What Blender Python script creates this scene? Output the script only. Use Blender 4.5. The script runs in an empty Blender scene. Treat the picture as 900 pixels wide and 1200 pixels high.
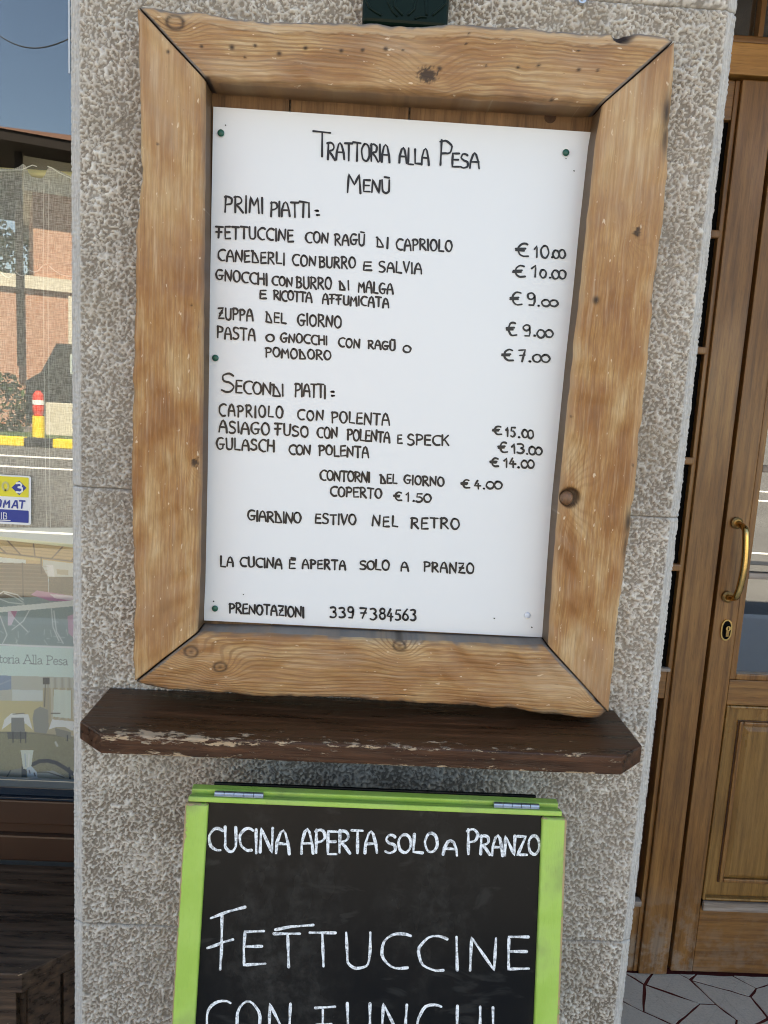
import bpy, bmesh, math, random
import numpy as np
from mathutils import Matrix, Vector, noise as mnoise
random.seed(7); RNG = np.random.default_rng(7)
SC = bpy.context.scene
COL = SC.collection

# ------------------------------------------------------------------ camera
FPX, DCAM, HCAM = 905.0, 1.1, 1.5
_d = np.array([-340, 5994, 905.]); _d /= np.linalg.norm(_d)
_r = np.array([1, .052, .031]); _r -= _d * (_r @ _d); _r /= np.linalg.norm(_r)
_f = np.cross(_r, _d)
if _f[2] < 0: _f = -_f
RW = np.stack([_r, _f, -_d])                 # world <- camera (x right, y down, z forward)
CW = np.array([0, -DCAM, HCAM])
cd = bpy.data.cameras.new('camera'); cam = bpy.data.objects.new('camera', cd); COL.objects.link(cam)
cd.sensor_fit = 'HORIZONTAL'; cd.sensor_width = 36; cd.lens = 36 * FPX / 900
cd.clip_start = .02; cd.clip_end = 2000
m = Matrix.Identity(4)
for i in range(3):
    m[i][0] = RW[i, 0]; m[i][1] = -RW[i, 1]; m[i][2] = -RW[i, 2]; m[i][3] = CW[i]
cam.matrix_world = m
SC.camera = cam
SC.cycles.filter_width = 1.05
SC.render.resolution_x, SC.render.resolution_y = 768, 1024

# ------------------------------------------------------------------ light
SUN_EL, SUN_ROT = math.radians(54), math.radians(16)
w = bpy.data.worlds.new("World"); SC.world = w; w.use_nodes = True
nt = w.node_tree
sky = nt.nodes.new('ShaderNodeTexSky'); sky.sky_type = 'NISHITA'; sky.sun_disc = False
sky.dust_density = .3; sky.ozone_density = 2.0; sky.sun_elevation = SUN_EL; sky.sun_rotation = SUN_ROT
bg = nt.nodes['Background']; bg.inputs[1].default_value = .07
nt.links.new(sky.outputs[0], bg.inputs[0])
sl = bpy.data.lights.new('sun', 'SUN'); sl.energy = 5.0; sl.angle = math.radians(.5); sl.color = (1, .95, .87)
so = bpy.data.objects.new('sun', sl); COL.objects.link(so)
sd = Vector((math.sin(SUN_ROT) * math.cos(SUN_EL), math.cos(SUN_ROT) * math.cos(SUN_EL), math.sin(SUN_EL)))
so.rotation_euler = sd.to_track_quat('Z', 'Y').to_euler()
vs = SC.view_settings; vs.view_transform = 'Standard'; vs.look = 'None'; vs.gamma = 1; vs.use_curve_mapping = False
vs.exposure = 2.72
vs.use_white_balance = True; vs.white_balance_temperature = 7900; vs.white_balance_tint = 10

# ------------------------------------------------------------------ helpers: where things stand
def ray(px, py): return RW @ np.array([px - 450, py - 600, FPX])
def wp(px, py, Y):
    v = ray(px, py); return CW + v * ((Y + DCAM) / v[1])
def ux(px, py, Y): return float(wp(px, py, Y)[0])
def uz(px, py, Y): return float(wp(px, py, Y)[2])

# ------------------------------------------------------------------ helpers: objects
def tag(o, label=None, cat=None, group=None, kind=None):
    if label: o['label'] = label
    if cat: o['category'] = cat
    if group: o['group'] = group
    if kind: o['kind'] = kind
    return o
def empty(name, loc, label=None, cat=None, group=None, kind=None):
    o = bpy.data.objects.new(name, None); COL.objects.link(o); o.location = loc
    o.empty_display_size = .05
    return tag(o, label, cat, group, kind)
def link(name, me, parent=None):
    o = bpy.data.objects.new(name, me); COL.objects.link(o)
    if parent is not None:
        o.parent = parent
        o.matrix_parent_inverse = Matrix.Translation(-Vector(parent.location)) if parent.parent is None else Matrix.Identity(4)
    return o
class MB:
    def __init__(s): s.v = []; s.f = []; s.m = []
    def add(s, vs_, fs, mi=0):
        b = len(s.v); s.v += [tuple(map(float, p)) for p in vs_]
        for f in fs: s.f.append(tuple(b + i for i in f)); s.m.append(mi)
    def box(s, x0, x1, y0, y1, z0, z1, bev=0, mi=0):
        x0, x1 = min(x0, x1), max(x0, x1); y0, y1 = min(y0, y1), max(y0, y1); z0, z1 = min(z0, z1), max(z0, z1)
        if bev <= 0:
            s.add([(x0,y0,z0),(x1,y0,z0),(x1,y1,z0),(x0,y1,z0),(x0,y0,z1),(x1,y0,z1),(x1,y1,z1),(x0,y1,z1)],
                  [(0,3,2,1),(4,5,6,7),(0,1,5,4),(1,2,6,5),(2,3,7,6),(3,0,4,7)], mi)
        else:
            bm = bmesh.new(); bmesh.ops.create_cube(bm, size=1)
            for v in bm.verts: v.co = ((x0+x1)/2 + v.co.x*(x1-x0), (y0+y1)/2 + v.co.y*(y1-y0), (z0+z1)/2 + v.co.z*(z1-z0))
            bmesh.ops.bevel(bm, geom=list(bm.edges), offset=min(bev, .45*min(x1-x0,y1-y0,z1-z0)), segments=2, profile=.6, affect='EDGES')
            s.bm(bm, mi)
        return s
    def bm(s, bm, mi=0):
        bm.verts.index_update()
        s.add([v.co[:] for v in bm.verts], [[v.index for v in f.verts] for f in bm.faces], mi); bm.free()
    def prism(s, pts, d0, d1, axis='z', mi=0):
        """pts: outline (2D); extruded along axis from d0 to d1"""
        n = len(pts)
        mk = {'z': lambda a,b,d:(a,b,d), 'y': lambda a,b,d:(a,d,b), 'x': lambda a,b,d:(d,a,b)}[axis]
        s.add([mk(a,b,d0) for a,b in pts] + [mk(a,b,d1) for a,b in pts],
              [tuple(range(n))[::-1], tuple(range(n,2*n))] + [(i,(i+1)%n,n+(i+1)%n,n+i) for i in range(n)], mi)
        return s
    def tube(s, pts, r, n=10, mi=0, cap=True):
        pts = [Vector(p) for p in pts]; rs = r if hasattr(r, '__len__') else [r]*len(pts)
        rings = []; up = None
        for i, p in enumerate(pts):
            t = (pts[min(i+1,len(pts)-1)] - pts[max(i-1,0)]).normalized()
            if up is None:
                up = t.orthogonal().normalized()
            up = (up - t*up.dot(t)).normalized(); sd_ = t.cross(up)
            rings.append([p + (up*math.cos(2*math.pi*k/n) + sd_*math.sin(2*math.pi*k/n))*rs[i] for k in range(n)])
        V = [q for rg in rings for q in rg]; Fc = []
        for i in range(len(pts)-1):
            for k in range(n): Fc.append((i*n+k, i*n+(k+1)%n, (i+1)*n+(k+1)%n, (i+1)*n+k))
        if cap: Fc += [tuple(range(n))[::-1], tuple((len(pts)-1)*n+k for k in range(n))]
        s.add(V, Fc, mi); return s
    def build(s, name, mats, parent=None, smooth=False, recalc=True):
        me = bpy.data.meshes.new(name); me.from_pydata(s.v, [], s.f)
        mats = mats if isinstance(mats, (list, tuple)) else [mats]
        for mt in mats: me.materials.append(mt)
        if len(mats) > 1: me.polygons.foreach_set('material_index', s.m)
        if recalc:
            bm = bmesh.new(); bm.from_mesh(me); bmesh.ops.recalc_face_normals(bm, faces=bm.faces); bm.to_mesh(me); bm.free()
        if smooth:
            me.shade_smooth()
        me.update()
        return link(name, me, parent)
def box(name, mt, parent, x0,x1,y0,y1,z0,z1, bev=0.0):
    return MB().box(x0,x1,y0,y1,z0,z1,bev).build(name, mt, parent)
def grid_mesh(name, P, mt, attrs=None, uv=None, parent=None, smooth=True, flip=False):
    """P: (R,C,3) vertices; attrs: dict name -> (R,C) float or (R,C,4) colour; uv (R,C,2)"""
    R_, C_ = P.shape[:2]
    me = bpy.data.meshes.new(name)
    nv = R_*C_; idx = np.arange(nv).reshape(R_, C_)
    q = np.stack([idx[:-1,:-1], idx[:-1,1:], idx[1:,1:], idx[1:,:-1]], -1).reshape(-1, 4)
    if flip: q = q[:, ::-1]
    nf = len(q)
    me.vertices.add(nv); me.vertices.foreach_set('co', P.reshape(-1).astype(np.float32))
    me.loops.add(nf*4); me.loops.foreach_set('vertex_index', q.reshape(-1).astype(np.int32))
    me.polygons.add(nf); me.polygons.foreach_set('loop_start', (np.arange(nf)*4).astype(np.int32))
    me.polygons.foreach_set('loop_total', np.full(nf, 4, np.int32))
    me.update(calc_edges=True)
    for k, a in (attrs or {}).items():
        if a.ndim == 2:
            at = me.attributes.new(k, 'FLOAT', 'POINT'); at.data.foreach_set('value', a.reshape(-1).astype(np.float32))
        else:
            at = me.attributes.new(k, 'FLOAT_COLOR', 'POINT'); at.data.foreach_set('color', a.reshape(-1).astype(np.float32))
    if uv is not None:
        l = me.uv_layers.new(name='grain'); l.data.foreach_set('uv', uv.reshape(-1, 2)[q.reshape(-1)].reshape(-1).astype(np.float32))
    me.materials.append(mt)
    if smooth: me.shade_smooth()
    me.update()
    return link(name, me, parent)

# ------------------------------------------------------------------ helpers: materials
class NT:
    def __init__(s, name, rough=.6, spec=.5, metal=0):
        s.m = bpy.data.materials.new(name); s.m.use_nodes = True; s.t = s.m.node_tree
        s.b = s.t.nodes['Principled BSDF']; s.out = s.t.nodes['Material Output']
        s.b.inputs['Roughness'].default_value = rough; s.b.inputs['Specular IOR Level'].default_value = spec
        s.b.inputs['Metallic'].default_value = metal
        s._c = None
    def n(s, typ, **kw):
        x = s.t.nodes.new(typ)
        for k, v in kw.items(): setattr(x, k, v)
        return x
    def put(s, sock, v):
        if isinstance(v, bpy.types.NodeSocket): s.t.links.new(v, sock)
        elif v is not None:
            if sock.type == 'RGBA' and len(v) == 3: v = (*v, 1)
            sock.default_value = v
    def coord(s, kind='Object'):
        if s._c is None: s._c = s.n('ShaderNodeTexCoord')
        return s._c.outputs[kind]
    def map(s, vec, scale=(1,1,1), loc=(0,0,0), rot=(0,0,0)):
        x = s.n('ShaderNodeMapping'); s.put(x.inputs[0], vec)
        x.inputs['Scale'].default_value = scale; x.inputs['Location'].default_value = loc; x.inputs['Rotation'].default_value = rot
        return x.outputs[0]
    def noise(s, vec, scale=1, detail=3, rough=.55, dist=0):
        x = s.n('ShaderNodeTexNoise'); s.put(x.inputs['Vector'], vec); x.inputs['Scale'].default_value = scale
        x.inputs['Detail'].default_value = detail; x.inputs['Roughness'].default_value = rough; x.inputs['Distortion'].default_value = dist
        return x.outputs['Fac']
    def voro(s, vec, scale=1, feature='F1', rnd=1):
        x = s.n('ShaderNodeTexVoronoi', feature=feature); s.put(x.inputs['Vector'], vec); x.inputs['Scale'].default_value = scale
        x.inputs['Randomness'].default_value = rnd
        return x.outputs['Distance'], (x.outputs['Color'] if feature != 'DISTANCE_TO_EDGE' else None)
    def math(s, op, a, b=None, c=None, clamp=False):
        x = s.n('ShaderNodeMath', operation=op, use_clamp=clamp); s.put(x.inputs[0], a)
        if b is not None: s.put(x.inputs[1], b)
        if c is not None: s.put(x.inputs[2], c)
        return x.outputs[0]
    def rng(s, v, a, b, c=0., d=1., smooth=True):
        x = s.n('ShaderNodeMapRange', interpolation_type='SMOOTHSTEP' if smooth else 'LINEAR')
        s.put(x.inputs[0], v); x.inputs[1].default_value = a; x.inputs[2].default_value = b; x.inputs[3].default_value = c; x.inputs[4].default_value = d
        return x.outputs[0]
    def mix(s, f, a, b, blend='MIX'):
        x = s.n('ShaderNodeMix', data_type='RGBA', blend_type=blend); s.put(x.inputs[0], f); s.put(x.inputs[6], a); s.put(x.inputs[7], b)
        return x.outputs[2]
    def ramp(s, f, stops):
        x = s.n('ShaderNodeValToRGB'); s.put(x.inputs[0], f); e = x.color_ramp.elements
        while len(e) < len(stops): e.new(.5)
        for el, (p, c) in zip(e, stops): el.position = p; el.color = (*c, 1)
        return x.outputs[0]
    def attr(s, name):
        x = s.n('ShaderNodeAttribute', attribute_name=name); return x
    def sep(s, v):
        x = s.n('ShaderNodeSeparateXYZ'); s.put(x.inputs[0], v); return x.outputs
    def comb(s, x_, y_, z_):
        x = s.n('ShaderNodeCombineXYZ'); s.put(x.inputs[0], x_); s.put(x.inputs[1], y_); s.put(x.inputs[2], z_); return x.outputs[0]
    def sepc(s, v):
        x = s.n('ShaderNodeSeparateColor'); s.put(x.inputs[0], v); return x.outputs
    def bump(s, h, dist=.001, strength=1.):
        x = s.n('ShaderNodeBump'); s.put(x.inputs['Height'], h); x.inputs['Distance'].default_value = dist; x.inputs['Strength'].default_value = strength
        s.t.links.new(x.outputs[0], s.b.inputs['Normal']); return s
    def col(s, v): s.put(s.b.inputs['Base Color'], v); return s
    def rough(s, v): s.put(s.b.inputs['Roughness'], v); return s

def plain(name, c, rough=.6, spec=.5, metal=0, var=.12, scale=30, bump=0):
    t = NT(name, rough, spec, metal); n = t.noise(t.coord(), scale, 4)
    c = np.array(c); t.col(t.mix(n, tuple(np.clip(c*(1-var),0,1)), tuple(np.clip(c*(1+var),0,1))))
    if bump: t.bump(n, bump)
    return t.m

def make_pine():
    t = NT('weathered_pine', .55, .35)
    u, v, _ = t.sep(t.coord('UV')); at = t.attr('paint'); r, g, b = t.sepc(at.outputs['Color'])[:3]; al = at.outputs['Alpha']
    wob = t.noise(t.comb(t.math('MULTIPLY', u, 2.2), t.math('MULTIPLY', v, 9), 0), 1, 2)
    ph = t.math('ADD', t.math('MULTIPLY', v, 175), t.math('ADD', t.math('MULTIPLY', wob, 9), t.math('MULTIPLY', al, 10)))
    ringsin = t.math('SINE', t.math('MULTIPLY', ph, 6.2832))
    ring = t.rng(ringsin, -.2, 1.0)
    ring_on = t.attr('ringamp').outputs['Fac']
    ring = t.math('MULTIPLY', t.math('MULTIPLY', ring, ring_on), t.rng(t.noise(t.comb(t.math('MULTIPLY', u, 5), t.math('MULTIPLY', v, 22), 3), 1, 3), .3, .65, .35, 1))
    fine = t.noise(t.comb(t.math('MULTIPLY', u, 28), t.math('MULTIPLY', v, 720), 0), 1, 3, .6)
    streak = t.noise(t.comb(t.math('MULTIPLY', u, 7), t.math('MULTIPLY', v, 130), 5), 1, 4, .6)
    blotch = t.noise(t.comb(t.math('MULTIPLY', u, 9), t.math('MULTIPLY', v, 26), 9), 1, 5, .6)
    base = t.ramp(blotch, [(.3, (.225, .082, .020)), (.42, (.345, .142, .040)), (.52, (.45, .225, .076)), (.61, (.55, .335, .145)), (.72, (.66, .46, .25))])
    base = t.mix(t.rng(streak, .5, .75, 0, .45), base, (.30, .15, .065))
    base = t.mix(t.rng(streak, .46, .28, 0, .4), base, (.64, .46, .29))
    mid = t.noise(t.comb(t.math('MULTIPLY', u, 12), t.math('MULTIPLY', v, 330), 4), 1, 4, .65)
    base = t.mix(t.rng(mid, .5, .70, 0, .62), base, (.235, .10, .034))
    base = t.mix(t.rng(mid, .48, .28, 0, .35), base, (.72, .53, .33))
    base = t.mix(t.rng(fine, .35, .7, 0, .42), base, (.24, .125, .06))
    base = t.mix(t.math('MULTIPLY', ring, .72), base, (.20, .09, .032))
    ck = t.rng(t.noise(t.comb(t.math('MULTIPLY', u, 3.5), t.math('MULTIPLY', v, 230), 21), 1, 3, .6), .70, .735, 0, .75)
    base = t.mix(t.math('MULTIPLY', b, .8), base, t.mix(t.rng(streak, .3, .7), (.66, .48, .29), (.48, .29, .145)))
    pore = t.rng(t.noise(t.comb(t.math('MULTIPLY', u, 60), t.math('MULTIPLY', v, 420), 2), 1, 2), .73, .8, 0, .6)
    base = t.mix(pore, base, (.09, .045, .025))
    fleck = t.rng(t.noise(t.comb(t.math('MULTIPLY', u, 70), t.math('MULTIPLY', v, 160), 12), 1, 2), .68, .74, 0, .7)
    base = t.mix(fleck, base, (.80, .62, .42))
    base = t.mix(ck, base, (.055, .028, .014))
    gn = t.math('MULTIPLY', r, t.rng(t.noise(t.comb(t.math('MULTIPLY', u, 30), t.math('MULTIPLY', v, 200), 7), 1, 4), .3, .6, .65, 1))
    base = t.mix(gn, base, t.mix(fine, (.095, .085, .075), (.24, .21, .18)))
    base = t.mix(g, base, (.028, .016, .011))
    t.col(base)
    h = t.math('ADD', t.math('MULTIPLY', mid, .8), t.math('ADD', t.math('MULTIPLY', streak, .6), t.math('MULTIPLY', ring, -.5)))
    h = t.math('SUBTRACT', h, t.math('MULTIPLY', g, .8))
    t.bump(h, .0011, .8)
    t.rough(t.rng(blotch, .3, .7, .45, .68))
    return t.m

def make_stone():
    t = NT('bush_hammered_stone', .85, .25); o = t.coord()
    h = t.attr('relief').outputs['Fac']; mg = t.attr('margin').outputs['Fac']
    big = t.noise(o, 3.2, 4); med = t.noise(o, 38, 4); fn = t.noise(o, 420, 3, .6)
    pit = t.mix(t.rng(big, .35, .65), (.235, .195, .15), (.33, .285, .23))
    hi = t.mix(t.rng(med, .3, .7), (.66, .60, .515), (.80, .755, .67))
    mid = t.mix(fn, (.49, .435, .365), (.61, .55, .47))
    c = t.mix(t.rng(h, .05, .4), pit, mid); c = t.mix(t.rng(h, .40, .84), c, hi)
    c = t.mix(t.rng(t.noise(o, 5.5, 4), .35, .65, .28, 0), c, (.17, .145, .115))
    c = t.mix(t.rng(t.noise(o, 9, 5, .7), .58, .72, 0, .22), c, (.80, .77, .70))
    c = t.mix(t.rng(t.noise(o, 150, 2), .62, .72, 0, .6), c, (.12, .10, .085))
    c = t.mix(t.rng(t.noise(o, 6, 3), .55, .75, 0, .25), c, (.36, .29, .20))
    x, y, z = t.sep(o)
    sc = t.noise(t.comb(t.math('MULTIPLY', x, 700), t.math('MULTIPLY', y, 200), t.math('MULTIPLY', z, 45)), 1, 4, .65)
    mc = t.mix(t.rng(sc, .3, .7), (.40, .375, .34), (.60, .57, .52))
    mc = t.mix(t.rng(t.noise(o, 60, 3), .62, .72, 0, .35), mc, (.24, .22, .20))
    c = t.mix(mg, c, mc)
    t.col(c)
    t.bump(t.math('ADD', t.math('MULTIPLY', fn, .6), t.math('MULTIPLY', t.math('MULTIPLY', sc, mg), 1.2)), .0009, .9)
    return t.m

def make_door_wood(name, axis, base=(.25,.112,.031), dark=(.085,.036,.012), lite=(.37,.185,.055), rough=.34, grey=0):
    t = NT(name, rough, .5); x, y, z = t.sep(t.coord())
    al, ac = (z, x) if axis == 'z' else (x, z)
    st = t.noise(t.comb(t.math('MULTIPLY', al, 5), t.math('MULTIPLY', ac, 95), t.math('MULTIPLY', y, 30)), 1, 5, .6)
    fn = t.noise(t.comb(t.math('MULTIPLY', al, 26), t.math('MULTIPLY', ac, 900), t.math('MULTIPLY', y, 200)), 1, 3, .6)
    bl = t.noise(t.comb(t.math('MULTIPLY', al, 3), t.math('MULTIPLY', ac, 8), y), 1, 4)
    c = t.ramp(st, [(.25, dark), (.48, base), (.75, lite)])
    c = t.mix(t.rng(bl, .35, .65, 0, .5), c, t.mix(st, tuple(.8*k for k in dark), base))
    c = t.mix(t.rng(fn, .5, .72, 0, .5), c, tuple(.55*k for k in dark))
    if grey:
        wn = t.math('MULTIPLY', t.rng(z, .02, .32, 1, 0), t.rng(t.noise(t.coord(), 22, 5, .65), .42, .6))
        wn = t.math('MULTIPLY', wn, grey)
        c = t.mix(wn, c, t.mix(st, (.20, .16, .12), (.38, .33, .27)))
    t.col(c); t.bump(t.math('ADD', t.math('MULTIPLY', fn, .6), st), .0007, .7)
    t.rough(t.rng(bl, .3, .7, rough-.06, rough+.16))
    return t.m

def make_peeled(name, zsplit=None, paint=(.052,.020,.008), amount=.55, bare=(.52,.36,.22)):
    """dark brown paint, worn to bare wood; attribute 'wear' drives how far"""
    t = NT(name, .5, .35); o = t.coord(); x, y, z = t.sep(o)
    wr = t.attr('wear').outputs['Fac']
    n1 = t.noise(t.comb(t.math('MULTIPLY', x, 48), t.math('MULTIPLY', y, 90), t.math('MULTIPLY', z, 210)), 1, 8, .72)
    n2 = t.noise(t.comb(t.math('MULTIPLY', x, 60), t.math('MULTIPLY', y, 600), t.math('MULTIPLY', z, 700)), 1, 3, .6)
    st = t.noise(t.comb(t.math('MULTIPLY', x, 6), t.math('MULTIPLY', y, 90), t.math('MULTIPLY', z, 90)), 1, 5, .65)
    p = np.array(paint)
    pc = t.ramp(st, [(.32, tuple(p*.35)), (.47, tuple(p*.9)), (.6, tuple(p*1.5)), (.75, tuple(p*2.8))])
    bc = t.mix(n2, tuple(np.array(bare)*.75), bare)
    bc = t.mix(t.rng(st, .5, .7, 0, .5), bc, (.27, .23, .20))
    thr = t.math('ADD', n1, t.math('MULTIPLY', t.math('SUBTRACT', wr, .5), .62))
    mk = t.rng(thr, .55, .575)
    t.col(t.mix(mk, pc, bc))
    t.bump(t.math('ADD', t.math('MULTIPLY', mk, -1.2), t.math('ADD', t.math('MULTIPLY', st, 1.1), t.math('MULTIPLY', n2, .35))), .0011, .9)
    t.rough(t.math('ADD', t.math('MULTIPLY', mk, .3), t.rng(st, .3, .7, .22, .5)))
    return t.m

def make_green():
    t = NT('lime_green_paint', .38, .45); o = t.coord(); x, y, z = t.sep(o)
    wr = t.attr('wear').outputs['Fac']
    gr = t.noise(t.comb(t.math('MULTIPLY', x, 620), t.math('MULTIPLY', y, 300), t.math('MULTIPLY', z, 30)), 1, 4, .6)
    bl = t.noise(o, 14, 4); n = t.noise(o, 120, 4, .65)
    c = t.mix(t.rng(bl, .3, .7), (.34, .53, .08), (.43, .63, .13))
    c = t.mix(t.rng(gr, .55, .75, 0, .35), c, (.27, .42, .07))
    dirt = t.rng(t.math('ADD', bl, t.math('MULTIPLY', wr, .35)), .55, .85, 0, .6)
    c = t.mix(dirt, c, (.17, .20, .07))
    mk = t.rng(t.math('ADD', n, t.math('MULTIPLY', wr, .45)), .80, .86)
    c = t.mix(mk, c, t.mix(gr, (.36, .23, .11), (.52, .37, .20)))
    t.col(c); t.bump(t.math('ADD', gr, t.math('MULTIPLY', mk, -1)), .0008, .7); return t.m

def make_glass(name, refl, tint=(.97, .985, .975)):
    t = NT(name); t.t.nodes.remove(t.b)
    tr = t.n('ShaderNodeBsdfTransparent'); tr.inputs[0].default_value = (*tint, 1)
    gl = t.n('ShaderNodeBsdfGlossy'); gl.inputs['Roughness'].default_value = 0.0; gl.inputs[0].default_value = (1, 1, 1, 1)
    fr = t.n('ShaderNodeFresnel'); fr.inputs[0].default_value = 1.5
    f = t.math('ADD', t.math('MULTIPLY', fr.outputs[0], 1.0), refl, clamp=True)
    mx = t.n('ShaderNodeMixShader'); t.t.links.new(f, mx.inputs[0]); t.t.links.new(tr.outputs[0], mx.inputs[1]); t.t.links.new(gl.outputs[0], mx.inputs[2])
    t.t.links.new(mx.outputs[0], t.out.inputs[0]); return t.m

def make_curtain():
    t = NT('sheer_linen', .9, .1); x, y, z = t.sep(t.coord())
    a = t.noise(t.comb(t.math('MULTIPLY', x, 700), 0., t.math('MULTIPLY', z, 60)), 1, 3, .6)
    b = t.noise(t.comb(t.math('MULTIPLY', x, 60), 0., t.math('MULTIPLY', z, 700)), 1, 3, .6)
    wv = t.math('ADD', a, b)
    t.col(t.mix(t.rng(wv, .8, 1.2), (.52, .50, .45), (.74, .72, .67)))
    tr = t.n('ShaderNodeBsdfTransparent'); mx = t.n('ShaderNodeMixShader')
    t.t.links.new(t.rng(wv, .8, 1.25, .5, .9), mx.inputs[0])
    t.t.links.new(tr.outputs[0], mx.inputs[1]); t.t.links.new(t.b.outputs[0], mx.inputs[2]); t.t.links.new(mx.outputs[0], t.out.inputs[0])
    return t.m

def make_print(name, rough=.35):
    t = NT(name, rough, .4); a = t.attr('print'); t.col(a.outputs['Color']); return t.m

def make_brick():
    t = NT('brick_facade', .85, .2); x, y, z = t.sep(t.coord())
    br = t.n('ShaderNodeTexBrick'); t.put(br.inputs['Vector'], t.comb(x, z, 0.))
    br.inputs['Scale'].default_value = 1; br.inputs['Brick Width'].default_value = .25; br.inputs['Row Height'].default_value = .075; br.inputs['Mortar Size'].default_value = .008
    br.inputs[1].default_value = (.42, .20, .12, 1); br.inputs[2].default_value = (.34, .17, .11, 1); br.inputs[3].default_value = (.42, .34, .28, 1)
    t.col(t.mix(t.rng(t.noise(t.coord(), .8, 4), .4, .7, 0, .4), br.outputs[0], (.38, .24, .17))); return t.m

def make_asphalt():
    t = NT('asphalt', .9, .2); o = t.coord(); n = t.noise(o, 90, 3); b = t.noise(o, .35, 4)
    c = t.mix(n, (.10, .10, .10), (.16, .16, .155)); c = t.mix(t.rng(b, .4, .6, 0, .4), c, (.085, .085, .085)); t.col(c); t.bump(n, .004); return t.m

MAT = {}
MAT['pine'] = make_pine(); MAT['stone'] = make_stone(); MAT['green'] = make_green()
MAT['shelf'] = make_peeled('peeling_brown_paint')
MAT['bench'] = make_peeled('worn_brown_paint', paint=(.046, .027, .016))
MAT['oak_v'] = make_door_wood('varnished_oak_vertical', 'z', grey=.6); MAT['oak_h'] = make_door_wood('varnished_oak_horizontal', 'x', grey=.25)
MAT['oak_lite'] = make_door_wood('varnished_oak_panel', 'z', (.27,.14,.037), (.14,.066,.018), (.38,.21,.065), .3)
MAT['oak_dark'] = make_door_wood('dark_oak', 'z', (.085,.038,.018), (.04,.018,.01), (.14,.065,.03), .35)
MAT['oak_orange'] = make_door_wood('orange_oak_rail', 'x', (.48,.23,.06), (.31,.14,.036), (.60,.32,.10), .35)
MAT['oak_worn'] = make_door_wood('worn_grey_oak', 'x', (.30,.24,.19), (.15,.11,.08), (.50,.45,.41), .7)
MAT['plank'] = make_door_wood('dark_backing_wood', 'z', (.20,.105,.045), (.075,.038,.017), (.31,.17,.075), .6)
MAT['brown_paint'] = plain('brown_window_paint', (.046,.021,.011), .4, .45, var=.2, scale=12)
MAT['metal_sill'] = plain('grey_metal_sill', (.16,.19,.20), .3, .5, .7, .1)
MAT['sky_tint_frame'] = plain('dark_sky_tint_frame', (.012,.022,.035), .25, .6, .2, .1)  # reflected sky put into the dark metal's base colour as blue
MAT['white_sheet'] = plain('white_lacquered_sheet', (.80,.80,.785), .32, .45, var=.008, scale=4)
MAT['ink'] = plain('black_marker_ink', (.012,.012,.014), .35, .4)
def make_chalk():
    t = NT('white_chalk_marker', .7, .2); n = t.noise(t.coord(), 240, 4, .7)
    t.col(t.mix(t.rng(n, .3, .6), (.30, .30, .30), (.90, .91, .90))); return t.m
MAT['chalk'] = make_chalk()
MAT['tack_green'] = plain('green_plastic', (.012,.10,.065), .3, .5); MAT['tack_white'] = plain('white_plastic', (.72,.75,.80), .3, .5)
MAT['box_green'] = plain('dark_green_enamel', (.004,.013,.009), .3, .12, var=.2)
def make_blackboard():
    t = NT('glossy_black_board', .16, .16); o = t.coord(); n = t.noise(t.map(o, (6, 6, 2.5)), 1, 5, .65); f = t.noise(o, 60, 4, .7)
    sm = t.math('MULTIPLY', t.rng(n, .45, .72), t.rng(f, .35, .7))
    gh = t.rng(t.noise(t.map(o, (9, 9, 22)), 1, 4, .6, 1.2), .56, .66, 0, .5)
    t.col(t.mix(t.math('MAXIMUM', sm, gh), (.008, .008, .008), (.036, .035, .032))); t.rough(t.rng(n, .3, .7, .10, .32)); return t.m
MAT['blackboard'] = make_blackboard()
MAT['steel'] = plain('zinc_plated_steel', (.55,.57,.60), .32, .5, .9, .1, 200)
MAT['brass'] = plain('polished_brass', (.62,.42,.16), .2, .5, 1, .12, 60)
MAT['brass_dull'] = plain('dull_brass', (.30,.19,.075), .42, .5, .9, .3, 90)
MAT['brass_rod'] = plain('yellow_brass_rod', (.78,.66,.25), .4, .5, .2, .05)
MAT['black'] = plain('black_gap', (.0018,.0015,.0013), .8, .1)  # near-black stands in for shade in gaps and the deep sidelight
MAT['mortar'] = plain('grey_mortar', (.30,.27,.24), .9, .1, bump=.001)
MAT['wall'] = plain('cream_render', (.55,.50,.42), .9, .2, scale=4)
MAT['ceiling'] = plain('porch_ceiling', (.42,.40,.36), .9, .2, scale=4)
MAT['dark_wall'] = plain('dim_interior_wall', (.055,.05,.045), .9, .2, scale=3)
MAT['glass'] = make_glass('window_glass', .055); MAT['glass_door'] = make_glass('door_glass', .12)
MAT['curtain'] = make_curtain(); MAT['thread'] = plain('white_thread', (.85,.85,.80), .8, .1)
MAT['print'] = make_print('printed_poster'); MAT['brick'] = make_brick(); MAT['asphalt'] = make_asphalt()
MAT['stick_white'] = plain('sticker_white', (.80,.81,.80), .35, .4, var=.01); MAT['stick_yellow'] = plain('sticker_yellow', (.80,.70,.05), .35, .4, var=.02)
MAT['stick_blue'] = plain('sticker_blue', (.018,.045,.28), .35, .4, var=.03); MAT['stick_grey'] = plain('sticker_grey', (.55,.52,.22), .35, .4, var=.02)
MAT['grout'] = plain('red_grout', (.11,.024,.019), .9, .1, var=.3, scale=120)
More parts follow.
